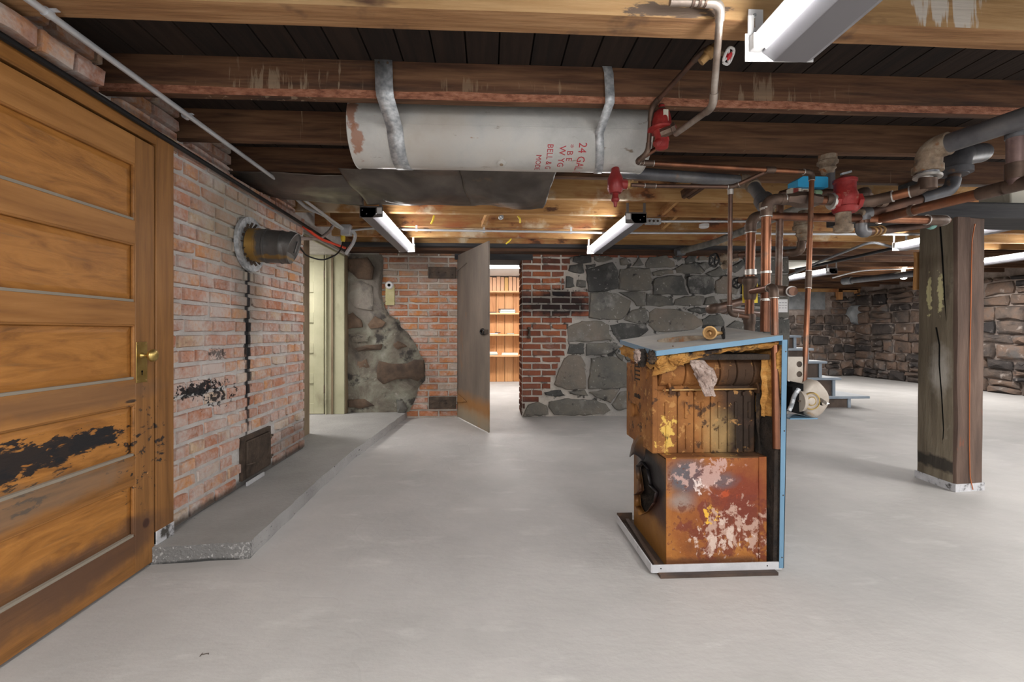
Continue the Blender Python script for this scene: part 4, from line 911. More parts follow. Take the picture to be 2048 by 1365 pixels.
strap(1198, .045, 'narrow kinked galvanised strap around the right end of the white tank', atY(1180, 95, 2.14).z, True)
# ------------------------------------------------------------------ SHEET METAL under the joists
def sheet(c4, zs_, lab, seed, sag, amp=.03):
    P = [atZ(px, py, z_) for (px, py), z_ in zip(c4, zs_)]
    def f(u, v):
        p = P[0].lerp(P[1], u).lerp(P[3].lerp(P[2], u), v)
        p.z += -sag*math.sin(math.pi*min(1, v*1.0))*(.4+.6*math.sin(math.pi*u)) + amp*noise.noise((u*2.2, v*2.0, seed)) + .004*noise.noise((u*9, v*9, seed))
        p.x += .02*noise.noise((v*3, seed, 1)); return p
    return tag(MB().grid(f, 40, 26).build('metal_sheet', m_sheet, solid=.0025, ang=80), lab, 'metal sheet', 'sheets under the joists')
sheet([(430, 338), (712, 352), (728, 412), (560, 398)], (2.215, 2.21, 2.12, 2.15), 'leftmost sagging dark metal sheet under the joists beside the brick wall', 1, .03)
sheet([(676, 336), (918, 340), (946, 412), (735, 410)], (2.205, 2.20, 2.10, 2.11), 'middle wavy dark metal sheet hanging under the white tank', 2, .02)
sheet([(918, 338), (1114, 342), (1086, 418), (940, 412)], (2.20, 2.205, 2.09, 2.09), 'rightmost dark metal sheet with rounded free edge under the joists', 3, .025)
# ------------------------------------------------------------------ LIGHT FIXTURES
def fixture(xc, y0, y1, side, zb, lab, brk=True, w_=.075):
    t = thing('strip_light', (xc, (y0+y1)/2, zb+.07), lab, 'light fixture')
    s = side
    sec = [(-w_*s, zb+.012), (-w_*.75*s, zb), (w_*.35*s, zb), (w_*.75*s, zb+.03), (w_*.75*s, zb+.085), (-w_*s, zb+.085)]
    MB().prism([(xc+x, y0, z) for x, z in sec], (0, y1-y0, 0)).build('housing', m_grey_en, t, smooth=False, bevel=.002)
    MB().prism([(xc+w_*.75*s, y0+.02, zb+.03), (xc+w_*.76*s, y0+.02, zb+.085), (xc+(w_+.01)*s, y0+.02, zb+.088), (xc+(w_+.01)*s, y0+.02, zb+.084)], (0, y1-y0-.04, 0)).build('reflector', m_white, t, smooth=False)
    xt = xc+(w_*.75+.026)*s; zt_ = zb+.050
    MB().tube([(xt, y0+.03, zt_), (xt, y1-.03, zt_)], .019, 14).build('tube', m_tubee, t)
    for yy in (y0+.012, y1-.012):
        MB().box((min(xt-.02, xt+.02), yy-.014, zt_-.018), (xt+.02, yy+.016, zt_+.035)).build('lamp_holder', m_white, t, bevel=.003)
    for yy, nm in ((y0, 'end_plate'), (y1, 'end_plate')):
        b = MB(); x_a, x_b = sorted((xc-w_*1.02*s, xc+(w_+.035)*s)); o4 = [(x_a, yy, zb-.002), (x_b, yy, zb+.004), (x_b, yy, zb+.095), (x_a, yy, zb+.095)]
        hs = [[(x_a+(x_b-x_a)*k+.005*math.cos(q), yy, zb+hz+.005*math.sin(q)) for q in [i*math.pi/4 for i in range(8)]] for k, hz in ((.12, .06), (.3, .03), (.7, .03), (.88, .06))]
        b.holed(o4, hs, (0, .003, 0)); b.build(nm, m_white if yy != y0 or brk == 'w' else m_pandl, t, smooth=False)
        if brk and zb+.09 < ZB:
            for xx in (x_a+.01, x_b-.03): MB().box((xx, yy-.001, zb+.09), (xx+.022, yy+.004, ZB+.0)).build('hanger', m_white if yy != y0 else m_pandl, t, smooth=False)
    return t
m_pandl = plain('brown_enamel_end', (.13, .115, .11), .5)
fixture(1.035, -.06, 1.53, -1, 2.07, 'large white strip light close overhead at the top of the picture', brk='w', w_=.105)
fixture(-.975, 3.72, 5.30, 1, 2.055, 'strip light left of the metal door with lit tube on its right side')
fixture(1.275, 3.80, 5.30, -1, 2.055, 'strip light right of the metal door with lit tube on its left side')
fixture(4.70, 2.6, 4.9, -1, 2.05, 'nearer strip light seen right of the wooden post')
fixture(6.86, 4.6, 6.6, -1, 2.05, 'farther strip light seen right of the wooden post')
fixture(5.44, 6.86, 8.4, -1, 2.05, 'strip light glowing over the stairs by the end of the stone wall')
t = thing('strip_light', (.3, 8.2, 2.36), 'strip light across the store room ceiling above the ledgers', 'light fixture')
zl = atY(1000, 535, 8.2).z; MB().box((-.5, 8.17, zl+.03), (1.0, 8.25, 2.365)).build('housing', m_white, t, bevel=.003)
MB().tube([(-.45, 8.17, zl), (.95, 8.17, zl)], .022, 12).build('tube', m_tubee, t)
for x_ in (-.47, .97): MB().box((x_-.012, 8.15, zl-.02), (x_+.012, 8.2, zl+.035)).build('lamp_holder', m_white, t)
# L shaped steel bracket at the near fixture's end
a = atY(1492, 108, 1.552); b_ = atY(1524, 22, 1.552)
t = thing('mounting_bracket', (a.x, 1.55, a.z), 'white steel mounting bracket with holes at the end of the overhead light', 'bracket')
MB().holed([(a.x, 1.548, a.z), (b_.x, 1.548, a.z), (b_.x, 1.548, b_.z), (a.x+.005, 1.548, b_.z)], [[(a.x+.022, 1.548, a.z+.09), (a.x+.030, 1.548, a.z+.09), (a.x+.030, 1.548, a.z+.125), (a.x+.022, 1.548, a.z+.125)], [(a.x+.008, 1.548, a.z+.012), (a.x+.016, 1.548, a.z+.012), (a.x+.016, 1.548, a.z+.02), (a.x+.008, 1.548, a.z+.02)]], (0, -.003, 0)).build('plate', m_white, t, smooth=False)
MB().lathe((a.x+.028, 1.545, b_.z-.02), (0, -1, 0), [(0, .006), (.003, .005)], 10).build('screw', m_galv, t)
MB().lathe((a.x+.03, 1.545, a.z+.045), (0, -1, 0), [(0, .005), (.002, .004)], 10).build('screw', m_iron_d, t)
# bare bulb
p = atY(1807, 547, 7.3)
t = thing('bare_bulb', (p.x, p.y, ZB), 'bare glowing bulb in a white holder under the far joists', 'light bulb')
MB().lathe((p.x, p.y, ZB), (0, 0, -1), [(0, .06), (.02, .055), (.04, .03), (.07, .028)], 18).build('holder', m_white, t)
MB().lathe((p.x, p.y, ZB-.07), (0, 0, -1), [(0, .02), (.03, .03), (.07, .05), (.10, .052), (.13, .035), (.142, .006)], 18).build('bulb', m_bulbe, t)
# ------------------------------------------------------------------ POST AND GIRDER
t = thing('wooden_post', (3.38, 3.15, 0), 'massive weathered square timber post standing on the floor at right', 'post')
pa, pb, pc = atZ(1911, 985, 0), atZ(1831, 955, 0), atZ(1967, 981, 0)
pd = pb+(pc-pa); tops = 1.93
tpx = {0: atY(1912, 440, pa.y), 1: atY(1836, 444, pb.y), 2: atY(1973, 440, pc.y)}
b = MB(); nz = 40; per = 12; vs = []
def cor(i, z_): 
    base = (pa, pb, pd, pc)[i]; tp = (tpx[0], tpx[1], tpx[1]+(tpx[2]-tpx[0]), tpx[2])[i]; return V((base.x+(tp.x-base.x)*z_/tops, base.y, z_))
for j in range(nz+1):
    z_ = tops*j/nz; cs = [cor(i, z_) for i in range(4)]
    for i in range(4):
        for k in range(3):
            q = cs[i].lerp(cs[(i+1) % 4], (.06, .5, .94)[k]); vs.append(q+V((.006*noise.noise((i*5+k, z_*3, 1)), .006*noise.noise((i*5+k, z_*3, 7)), 0)))
b.add(vs, [(j*12+i, j*12+(i+1) % 12, (j+1)*12+(i+1) % 12, (j+1)*12+i) for j in range(nz) for i in range(12)]); b.add([vs[i] for i in range(12)], [tuple(range(12))]); b.add([vs[nz*12+i] for i in range(12)], [tuple(range(12))])
# faces looking at the room on the front side take the redder wood
for fi, f in enumerate(b.f):
    if len(f) == 4:
        c_ = sum((V(b.v[i]) for i in f), V())/4
        if abs(c_.y-(pa.y+pc.y)/2) < .03: b.mi[fi] = 1
b.build('shaft', [m_post, m_post_f], t, ang=50)
ex_ = .004
loop = [pa+V((-ex_, -ex_, 0)), pb+V((-ex_, ex_, 0)), pd+V((ex_, ex_, 0)), pc+V((ex_, -ex_, 0))]
MB().prism(loop, (0, 0, .055)).build('painted_foot', m_flake, t)
# deep drying crack and copper wire
for ck in ([(1880, 450), (1884, 500), (1888, 560), (1890, 600), (1894, 645)], [(1872, 655), (1879, 690), (1879, 730), (1884, 790), (1888, 860), (1884, 930), (1882, 975)]):
    cw = [atX(px, py, pa.x+(pb.x-pa.x)*.5)+V((-.004, 0, 0)) for px, py in ck]; b = MB(); vs = []
    for i, p in enumerate(cw):
        wi = .0030*math.sin(math.pi*(i+.6)/len(cw))+.0008; vs += [p+V((.0, -wi, 0)), p+V((0, wi, 0)), p+V((.02, wi, 0)), p+V((.02, -wi, 0))]
    b.add(vs, [(4*i+k, 4*i+(k+1) % 4, 4*i+4+(k+1) % 4, 4*i+4+k) for i in range(len(cw)-1) for k in range(4)])
    b.build('drying_crack', m_dark, t)
fy = (pa.y+pc.y)/2-.008
wp = [atY(px, py, fy) for px, py in ((1950, 448), (1944, 480), (1943, 520), (1942, 600), (1940, 700), (1939, 800), (1939, 900), (1940, 955), (1946, 980))]
tag(MB().tube(fillet(wp, .05)[0], .003, 8).build('copper_wire', plain('bright_copper_wire', (.62, .20, .08), .35, .8)), 'thin bright copper wire stapled down the front of the post', 'wire')
bmx0 = atY(1725, 425, 3.0).x
t = thing('girder', (bmx0, 3.1, 1.92), 'blackened horizontal girder resting on top of the wooden post', 'beam')
zg0, zg1 = atY(1940, 440, pa.y+.1).z, atY(1940, 404, pa.y).z
zg0 = 1.925
MB().box((bmx0, 3.0, zg0), (8.6, 3.34, zg1)).build('bearing_beam', m_beam, t, bevel=.006)
MB().box((2.9, 3.06, zg1), (8.6, 3.28, zg1+.02)).build('top_plate', m_beam, t)
p0, p1 = atY(1985, 404, 3.2), atY(2060, 383, 3.2)
for k in range(3):
    MB().box((p0.x+k*.34, 3.08, zg1+.02), (p0.x+.33+k*.34, 3.30, p1.z+.02)).build('pale_block', m_ivory, t, bevel=.01)
for k in range(3): MB().box((2.2+k*1.6+.9, 3.1, zg1+.02), (2.32+k*1.6+.9, 3.26, ZB)).build('spacer_block', m_beam, t)
MB().box((3.34, 3.36, zg0-.52), (3.43, 3.40, zg0-.04)).build('loose', m_cardb) if 0 else None
a, b_ = atY(1826, 580, 3.34), atY(1840, 505, 3.34)
tag(MB().prism([(a.x, 3.325, a.z), (b_.x+.02, 3.325, a.z), (b_.x+.02, 3.325, b_.z), (a.x+.004, 3.325, b_.z), (a.x+.012, 3.325, b_.z-.05)], (0, .02, 0)).build('nailed_board', m_cardb, bevel=.002), 'short orange brown board nailed to the back edge of the post', 'board')
# ------------------------------------------------------------------ STAIRS
t = thing('basement_stairs', (5.2, 6.8, 0), 'blue grey open wooden steps rising to the left behind the stone wall', 'stairs')
tr_ = [(1740, 793, 1703), (1683, 756, 1672), (1655, 723, 1645), (1628, 697, 1619), (1603, 671, 1594)]
YT0 = 6.38; pz = 0; prevx = None
for i, (px, py, pr) in enumerate(tr_):
    q = atY(px, py, YT0); zt_ = q.z; xr = q.x; xl = xr-.62 if i else xr-1.15
    MB().box((xl, YT0, zt_-.035), (xr, YT0+.9, zt_)).build('tread', m_step, t, bevel=.004)
    MB().box((xl+.01, YT0+.012, zt_), (xr-.012, YT0+.89, zt_+.0015)).build('worn_top', m_stepw, t, smooth=False)
    xp = atY(pr, py, YT0+.02).x
    MB().box((xp-.045, YT0+.03, pz), (xp, YT0+.86, zt_-.035)).build('riser', m_step, t, bevel=.003)
    MB().box((xl+.05, YT0+.05, pz), (xp-.045, YT0+.09, zt_-.035)).build('side_panel', m_stepb, t)
    pz = zt_
for i in range(5, 9):
    zt_ = pz+.19*(i-4); MB().box((xr-.24*(i-4)-.6, YT0, zt_-.035), (xr-.24*(i-4), YT0+.9, zt_)).build('tread', m_step, t, bevel=.004)
MB().box((xr-1.4, YT0+.04, 0), (xr-.2, YT0+.09, .6)).build('side_panel', m_stepb, t)
# paper sign on the end of the stone wall
c = atY(1566, 612, YB-.06)
t = thing('paper_sign', c, 'small white paper notice taped to the end of the stone wall', 'sign')
a, b_ = atY(1551, 625, YB-.055), atY(1575, 599, YB-.055)
MB().box((a.x, YB-.058, a.z), (b_.x, YB-.055, b_.z)).build('sheet', m_paper, t, smooth=False)
def text_flat(txt, p, ux, uy, size, m, parent, name='lettering', off=(0, 0, 0)):
    cu = bpy.data.curves.new('t', 'FONT'); cu.body = txt; cu.size = size; cu.resolution_u = 1; cu.align_x = 'CENTER'
    o = bpy.data.objects.new('tmp', cu); C.objects.link(o); bpy.context.view_layer.update()
    me = o.evaluated_get(bpy.context.evaluated_depsgraph_get()).to_mesh(); vs = [v.co.copy() for v in me.vertices]; fs = [tuple(q.vertices) for q in me.polygons]
    o.to_mesh_clear(); bpy.data.objects.remove(o)
    return MB().add([V(p)+V(ux)*v.x+V(uy)*v.y for v in vs], fs).build(name, m, parent, smooth=False)
for k, w_ in enumerate((.10, .11, .085)): 
    for j in range(3): MB().box((c.x-.055+j*.04, YB-.0595, b_.z-.05-k*.035), (c.x-.055+j*.04+w_*.3, YB-.058, b_.z-.044-k*.035)).build('faint_print', m_ink, t, smooth=False)

# ------------------------------------------------------------------ BOILER
BX0, BX1, BY0, BY1 = .748, 1.360, 2.035, 2.60
t = thing('boiler', (1.05, 2.3, 0), 'rusted cast iron boiler with blue lid and torn insulation on the grey floor', 'boiler'); boiler = t
MB().box((BX0+.03, BY0-.03, 0), (BX1-.03, BY1-.02, .014)).build('floor_pad', m_pand, t)
MB().box((BX0, BY0, .014), (BX1, BY1, .020)).build('base_pan', m_pand, t)
MB().box((BX0, BY0-.003, .012), (BX1+.005, BY0+.004, .048)).build('front_rail', m_pan, t, bevel=.001)
MB().box((BX0-.004, BY0, .012), (BX0+.002, BY1, .052)).build('side_rail', m_pan, t, bevel=.001)
MB().box((BX0, BY1-.003, .012), (BX0+.09, BY1+.003, .062)).build('rear_rail', m_pand, t, bevel=.001)
MB().bar((BX0+.03, BY0+.02, .03), (BX0+.05, BY1-.03, .03), .02, .02).build('angle_iron', m_pand, t)
for px in (1322, 1535):
    q = atY(px, 1143, BY0-.004); MB().lathe((q.x, BY0-.003, .032), (0, -1, 0), [(0, .003), (.001, .003)], 8).build('screw', m_dark, t)
FX0, FX1, FY0, FY1 = atY(1333, 1100, 2.07).x, atY(1533, 1100, 2.07).x, 2.07, 2.545
FZ = atY(1400, 916, 2.07).z
# firebox: front sheet, side sheet with a burnt hole, top ledge
def front(u, v):
    x = FX0+(FX1-.035-FX0)*u; z_ = .02+(FZ-.02)*v; return V((x, FY0+.003+.006*noise.noise((u*3, v*3, 2)), z_))
MB().grid(front, 20, 20).build('firebox_front', m_box, t)
MB().box((FX1-.037, FY0-.002, .02), (FX1, FY0+.01, FZ)).build('folded_flange', m_box, t, bevel=.002)
MB().box((FX0-.002, FY0-.001, .02), (FX0+.028, FY0+.005, FZ)).build('folded_flange', m_box, t, bevel=.002)
MB().box((FX1-.006, FY0, .02), (FX1, FY1, FZ)).build('firebox_side', m_box, t)
MB().box((FX0, FY0+.002, FZ-.006), (FX1, FY1, FZ)).build('firebox_top', m_cast, t, bevel=.002)
ctr = [atX(px, py, FX0) for px, py in ((1290, 925), (1300, 940), (1305, 970), (1318, 985), (1313, 1005), (1300, 1022), (1290, 1028), (1281, 1012), (1279, 990), (1287, 982), (1284, 960), (1280, 935))]
out = [(FX0, FY0+.004, .02), (FX0, FY1, .02), (FX0, FY1, FZ-.01), (FX0, FY0+.004, FZ-.01)]
MB().holed(out, [[(FX0, p.y, p.z) for p in ctr]], (.004, 0, 0)).build('firebox_side', m_boxL, t, smooth=False)
b = MB()
rr_ = random.Random(4); m_ = len(ctr)
for i in range(m_):
    p, q = ctr[i], ctr[(i+1) % m_]; c_ = sum(ctr, V())/m_
    o = V((-.022-.012*rr_.random(), 0, 0)); e = (p.lerp(q, .5)-c_)*.06
    b.add([p, q, q+o*.8+e, p+o+e], [(0, 1, 2, 3)])
b.build('torn_lip', m_boxL, t, solid=.002)
MB().box((FX0+.005, FY1-.01, .02), (FX1-.006, FY1, FZ-.008)).box((FX0+.005, FY0+.01, .021), (FX1-.006, FY1, .03)).build('firebox_dark_backing', m_fibD, t, smooth=False)  # back and floor panels added to keep the burnt hole dark inside
MB().tube([(FX0+.06, 2.26, .40), (FX0+.05, 2.27, .18)], .035, 14).build('burner_tube', m_cast, t)
MB().box((FX0+.12, FY0+.05, .03), (FX1-.05, FY1-.02, FZ-.02)).build('fire_chamber', m_fibD, t)
# scorched draught hood flap bulging out from the left side
def flap(u, v):
    a = (-.9+1.8*u); p = atX(1296-8*v, 868+64*v, FX0-.005)
    return V((FX0-.012-.055*math.cos(a*1.2)*(v**.8)-.01*noise.noise((u*4, v*4, 3)), p.y+.10*(u-.5)*2+.02, FZ+.125-.20*v+.02*math.sin(u*6)))
MB().grid(flap, 14, 10).build('scorched_flap', m_boxL, t, solid=.003, ang=80)
# heat exchanger
HX0, HX1, HY0, HY1 = atY(1309, 800, 2.15).x, atY(1502, 800, 2.15).x, 2.15, 2.56
HZ0, HZ1 = FZ, 1.00
MB().box((HX0+.012, HY0+.012, HZ0), (HX1+.02, HY1, HZ1-.03)).build('core_block', m_cast, t)
seams = [HX0]+[atY(px, 850, HY0).x for px in (1355, 1388, 1421, 1455, 1487)]+[HX1+.02]
ZM = atY(1400, 786, HY0).z
for k in range(len(seams)-1):
    xa, xb = seams[k]+.0015, seams[k+1]-.0015; cx_ = (xa+xb)/2
    hs = []
    o4 = [(xa, HY0, HZ0), (xb, HY0, HZ0), (xb, HY0, ZM), (xb-.012, HY0, ZM+.012), (xa+.012, HY0, ZM+.012), (xa, HY0, ZM)]
    sec = MB().prism(o4, (0, .02, 0)).build('cast_section', m_cast, t, bevel=.004)
    for (dz0, dz1, wd) in ((ZM-.125, ZM-.045, .016), (ZM-.275, ZM-.16, .006)):
        MB().prism([(cx_-wd/2, HY0-.007, dz0), (cx_+wd/2, HY0-.007, dz0), (cx_+wd/2, HY0-.007, dz1), (cx_-wd/2, HY0-.007, dz1)], (0, .01, 0)).build('raised_rib', m_cast, sec, bevel=.003)
# upper drum, ringed sections
zdr = (atY(1400, 713, HY0).z+atY(1400, 772, HY0).z)/2; rdr = .082
dx0 = atY(1312, 745, HY0+.03).x; dx1 = atY(1545, 745, HY0+.03).x
sm = [dx0]+[atY(px, 745, HY0+.03).x for px in (1360, 1427, 1460, 1493, 1522)]+[dx1]
for k in range(len(sm)-1):
    a, b_ = sm[k]+.001, sm[k+1]-.001; L = b_-a
    sec = MB().lathe((a, HY0+.045, zdr), (1, 0, 0), [(0, rdr*.9), (.004, rdr), (L-.004, rdr), (L, rdr*.9)], 32).build('drum_ring', m_cast, t, ang=30)
    MB().tube([onp for onp in [V((a+L*.5, HY0+.045-(rdr+.001)*math.cos(q), zdr+(rdr+.001)*math.sin(q))) for q in (-.5, -.2, .1)]], .0022, 6).build('casting_ridge', m_cast, sec)
MB().lathe((dx0+.0, HY0+.045, zdr), (1, 0, 0), [(0, rdr*.86), (dx1-dx0, rdr*.86)], 24).build('drum_core', m_cast, t)
# tie rod with lugs
zr = atY(1400, 780, HY0-.01).z; xa, xb = atY(1325, 780, HY0-.015).x, atY(1522, 780, HY0-.015).x
MB().tube([(xa, HY0-.018, zr), (xb, HY0-.018, zr+.003)], .0045, 8).build('tie_rod', m_brasso, t)
for px in (1339, 1515):
    x = atY(px, 775, HY0-.015).x
    MB().prism([(x-.006, HY0-.03, zr-.018), (x-.006, HY0+.02, zr-.018), (x-.006, HY0+.03, zr+.05), (x-.006, HY0-.005, zr+.05), (x-.006, HY0-.03, zr+.012)], (.012, 0, 0)).build('lug', m_cast, t, bevel=.003)
MB().lathe((xa+.004, HY0-.018, zr), (1, 0, 0), [(0, .009), (.010, .009)], 6).build('hex_nut', m_cast, t)
for px in (1357, 1377, 1392, 1487):
    x = atY(px, 790, HY0-.01).x; MB().box((x-.005, HY0-.014, zr-.03), (x+.005, HY0+.01, zr-.012)).build('lug', m_cast, t, bevel=.002)
# left end casting
MB().box((HX0-.012, HY0-.004, HZ0+.0), (HX0+.016, HY1, atX(1290, 732, HX0).z)).build('end_casting', m_cast, t, bevel=.006)
q = atX(1293, 745, HX0-.012); MB().lathe((HX0-.010, HY0+.085, zdr-.005), (-1, 0, 0), [(0, .045), (.006, .045), (.012, .038)], 24).build('boss', m_cast, t)
MB().lathe((HX0-.012, HY0+.25, .70), (-1, 0, 0), [(0, .032), (.012, .032), (.016, .038), (.028, .036), (.032, .020)], 24).build('threaded_plug', m_cast, t)
# cast emblem and worn lettering on the end casting
qx = HX0-.0135; yE, zE = HY0+.22, .905
for k in range(5): MB().box((qx-.001, yE-.045, zE+.05-k*.022), (qx+.001, yE+.025, zE+.058-k*.022)).build('cast_emblem', m_fibD, t, smooth=False)
MB().box((qx-.001, yE+.03, zE-.05), (qx+.001, yE+.038, zE+.07)).build('cast_emblem', m_fibD, t, smooth=False)
for k in range(5): MB().box((qx-.001, yE-.05+k*.02, zE-.135), (qx+.001, yE-.038+k*.02, zE-.117+.004*(k % 2))).build('cast_emblem', m_fibD, t, smooth=False)
# right corner: insulation, steel angle, blue panel edge
MB().tube([(atY(1528, 750, 2.2).x, 2.20, HZ0), (atY(1530, 700, 2.2).x, 2.20, .98)], .012, 10).build('riser_rod', m_cast, t)
def ins_sheet(u, v):
    return V((HX1+.02+(BX1-.012-HX1-.02)*u, BY0+.12+.045*noise.noise((u*3, v*9, 4))-.05*(1-u)*(1-v), .03+(.99-.03)*v))
MB().grid(ins_sheet, 10, 40).build('rear_insulation', m_fibD, t, ang=70)
MB().box((HX1+.02, BY0+.17, .02), (BX1-.01, BY1, 1.0)).build('rear_insulation', m_fibD, t)
def ins2(u, v): return V((BX1-.062+.05*u, BY0+.05+.025*noise.noise((u*3, v*6, 9)), .72+.27*v))
MB().grid(ins2, 6, 18).build('insulation_strip', m_fibO, t, ang=70)
def pnk(seed, x0_, x1_, z0_, z1_, y_, am, m, name='insulation_tuft', nu=14, nv=24):
    rs = random.Random(seed)
    def f(u, v):
        wv = .5+.5*math.sin(math.pi*min(max(v, .05), .95)); wob = .4*noise.noise((v*4, seed, 1))
        x = (x0_+x1_)/2+(x1_-x0_)*((u-.5)*(wv+wob*.5)); z_ = z0_+(z1_-z0_)*v
        return V((x+.01*noise.noise((u*6, v*8, seed)), y_-am*math.sin(math.pi*u)*math.sin(math.pi*v)-.5*am*abs(noise.noise((u*5, v*7, seed+2))), z_+.01*noise.noise((u*7, v*5, seed+5))))
    return MB().grid(f, nu, nv).build(name, m, t, solid=.006, ang=180)
xi = atY(1542, 950, BY0+.08).x
pnk(31, xi-.02, xi+.022, .36, .50, BY0+.085, .02, m_fibP); pnk(32, xi-.018, xi+.02, .24, .36, BY0+.085, .02, m_fibP); pnk(33, xi-.02, xi+.02, .05, .22, BY0+.09, .02, m_fibD)
# lid insulation: ragged orange blanket
A_, B_ = atY(1308, 702, 2.04), atY(1566, 671, 2.04); A_.x = BX0+.012; B_.x = BX1+.012
zA, zB_ = A_.z, B_.z; zD = atY(1252, 680, 2.60).z; zC = atY(1428, 653, 2.60).z
LA, LB, LC, LD = V((BX0+.02, 2.03, zA)), V((BX1+.005, 2.03, zB_)), V((BX1+.0, 2.60, zC)), V((BX0+.02, 2.60, zD))
def lidp(u, v, dz=0): return LA.lerp(LB, u).lerp(LD.lerp(LC, u), v)+V((0, 0, dz))
def blanket(u, v):     # v: around from under the lid down the front
    p = lidp(u, .02+.012, -.03); drop = (.075-.045*min(1, u*1.8))+.02*noise.noise((u*9, 2, 1))+(.02 if u < .2 else 0)
    s_ = math.sin(v*math.pi)
    return p+V((.004*noise.noise((u*30, v*9, 3)), .015-.022*s_-.012*noise.noise((u*12, v*6, 5))+.03*v, -drop*v+.006*noise.noise((u*40, v*3, 6))))
MB().grid(blanket, 80, 10).build('insulation_blanket', m_fibO, t, ang=180)
def blanket2(u, v):
    p = lidp(.0, 1-u, -.03)+V((.012, 0, 0)); s_ = math.sin(v*math.pi); drop = .06+.03*noise.noise((u*7, 3, 1))
    return p+V((-.012*s_-.02*noise.noise((u*8, v*4, 2)), 0, -drop*v))
MB().grid(blanket2, 30, 8).build('insulation_blanket', m_fibO, t, ang=180)
MB().box((BX0+.06, 2.07, .99), (BX1-.03, 2.57, 1.015)).build('insulation_pad', m_fibD, t) 
for sd, px, py0, py1, w_, m in ((41, 1290, 735, 700, .05, m_fibD), (43, 1306, 728, 702, .05, m_fibD), (42, 1283, 728, 700, .04, m_fibP), (44, 1320, 733, 706, .06, m_fibO), (47, 1356, 730, 706, .09, m_fibO)):
    p, q = atY(px, py0, 2.05), atY(px, py1, 2.05); pnk(sd, p.x-w_/2, p.x+w_/2, p.z, q.z, 2.055 if px > 1300 else 2.10, .02, m)
# hanging pink tuft
pth = [(1377, 712), (1392, 722), (1402, 745), (1410, 770), (1418, 793)]
for j, (off, r_, sd) in enumerate(((0, .019, 1), (.02, .017, 2), (-.012, .014, 3))):
    b = MB(); P_ = [atY(px+off*500, py, 2.085) for px, py in pth]; P_, _ = fillet(P_, .05, 5)
    def fr_(u, v, P_=P_, r_=r_, sd=sd):
        k = v*(len(P_)-1); i = min(int(k), len(P_)-2); p = P_[i].lerp(P_[i+1], k-i); a = 2*math.pi*u; taper = (.5+.8*math.sin(math.pi*min(1, v*1.05+.02)))
        rr = r_*taper*(1+.9*noise.noise((math.cos(a)*1.8, math.sin(a)*1.8+sd*5, v*9)))
        return p+V((rr*math.cos(a), rr*math.sin(a)*.6, .006*noise.noise((a, v*12, sd))))
    b.grid(fr_, 22, 44).build('hanging_tuft', m_fibP, t, ang=180)
p_ = [atY(px, py, 2.08) for px, py in ((1400, 722), (1418, 735), (1430, 760), (1424, 775))]; P2, _ = fillet(p_, .05, 5)
def fr2(u, v):
    k = v*(len(P2)-1); i = min(int(k), len(P2)-2); p = P2[i].lerp(P2[i+1], k-i); a = 2*math.pi*u; rr = .013*(.6+.6*math.sin(math.pi*v))*(1+.9*noise.noise((math.cos(a)*2, math.sin(a)*2, v*8)))
    return p+V((rr*math.cos(a), rr*math.sin(a)*.7, 0))
MB().grid(fr2, 18, 30).build('hanging_tuft', m_fibP, t, ang=180)
# matted fibre stuck to the firebox front
# lid with flue hole
hc = (.47, .47); hole = [lidp(hc[0]+.19*math.cos(a)*.95, hc[1]+.19*math.sin(a)) for a in [2*math.pi*k/32 for k in range(32)]]
hole = [lidp(.40+.205*math.cos(a), .50+.20*math.sin(a)) for a in [2*math.pi*k/32 for k in range(32)]]
MB().holed([LA, LB, LC, LD], [hole], (0, 0, -.003)).build('lid', m_lid, t, smooth=False)
ed = .024
for a, b_ in ((LA, LB), (LD, LA), (LB, LC), (LC, LD)):
    MB().prism([a, b_, b_-V((0, 0, ed)), a-V((0, 0, ed))], (b_-a).cross(V((0, 0, 1))).normalized()*.003).build('lid_edge', m_blue, t, smooth=False)
b = MB(); rin = [p+V((0, 0, -.12)) for p in hole]; b.add(hole+rin, [(i, (i+1) % 32, 32+(i+1) % 32, 32+i) for i in range(32)]+[tuple(range(32, 64))]); b.build('flue_outlet', m_ironf, t)
for px, py in ((1346, 693), (1522, 678)):
    q = atY(px, py, 2.027); MB().lathe((q.x, 2.029, q.z), (0, -1, 0), [(0, .004), (.0015, .004)], 10).build('screw', m_iron_d, t)
MB().prism([(BX1-.03, 2.045, .03), (BX1+.009, 2.045, .03), (BX1+.028, 2.045, .72), (BX1-.02, 2.045, .72)], (0, .5, 0)).build('panel_liner', m_fibD, t, smooth=False)
MB().prism([(BX1-.02, 2.045, .72), (BX1+.028, 2.045, .72), (BX1+.029, 2.045, 1.06), (BX1-.012, 2.045, 1.02)], (0, .5, 0)).build('panel_liner', m_fibO, t, smooth=False)
# blue jacket side panel with a front flange
pf = [atY(1560, 1136, 2.04), atY(1567, 1136, 2.04), atY(1581, 684, 2.04), atY(1571, 684, 2.04)]
MB().prism([(BX1-.010, 2.03, .02), (BX1+.013, 2.03, .02), (BX1+.033, 2.03, 1.085), (BX1+.005, 2.03, 1.085)], (0, .003, 0)).build('blue_flange', m_blue, t, smooth=False)
MB().prism([(BX1+.010, 2.03, .02), (BX1+.013, 2.03, .02), (BX1+.033, 2.03, 1.085), (BX1+.030, 2.03, 1.085)], (0, .56, 0)).build('blue_side_panel', m_blue, t, smooth=False)
for zz in (.07, .36, .66, 1.03):
    MB().lathe((BX1+.002+.019*zz+.0, 2.029, zz), (0, -1, 0), [(0, .0035), (.001, .003)], 10).build('screw', m_iron_d, t)
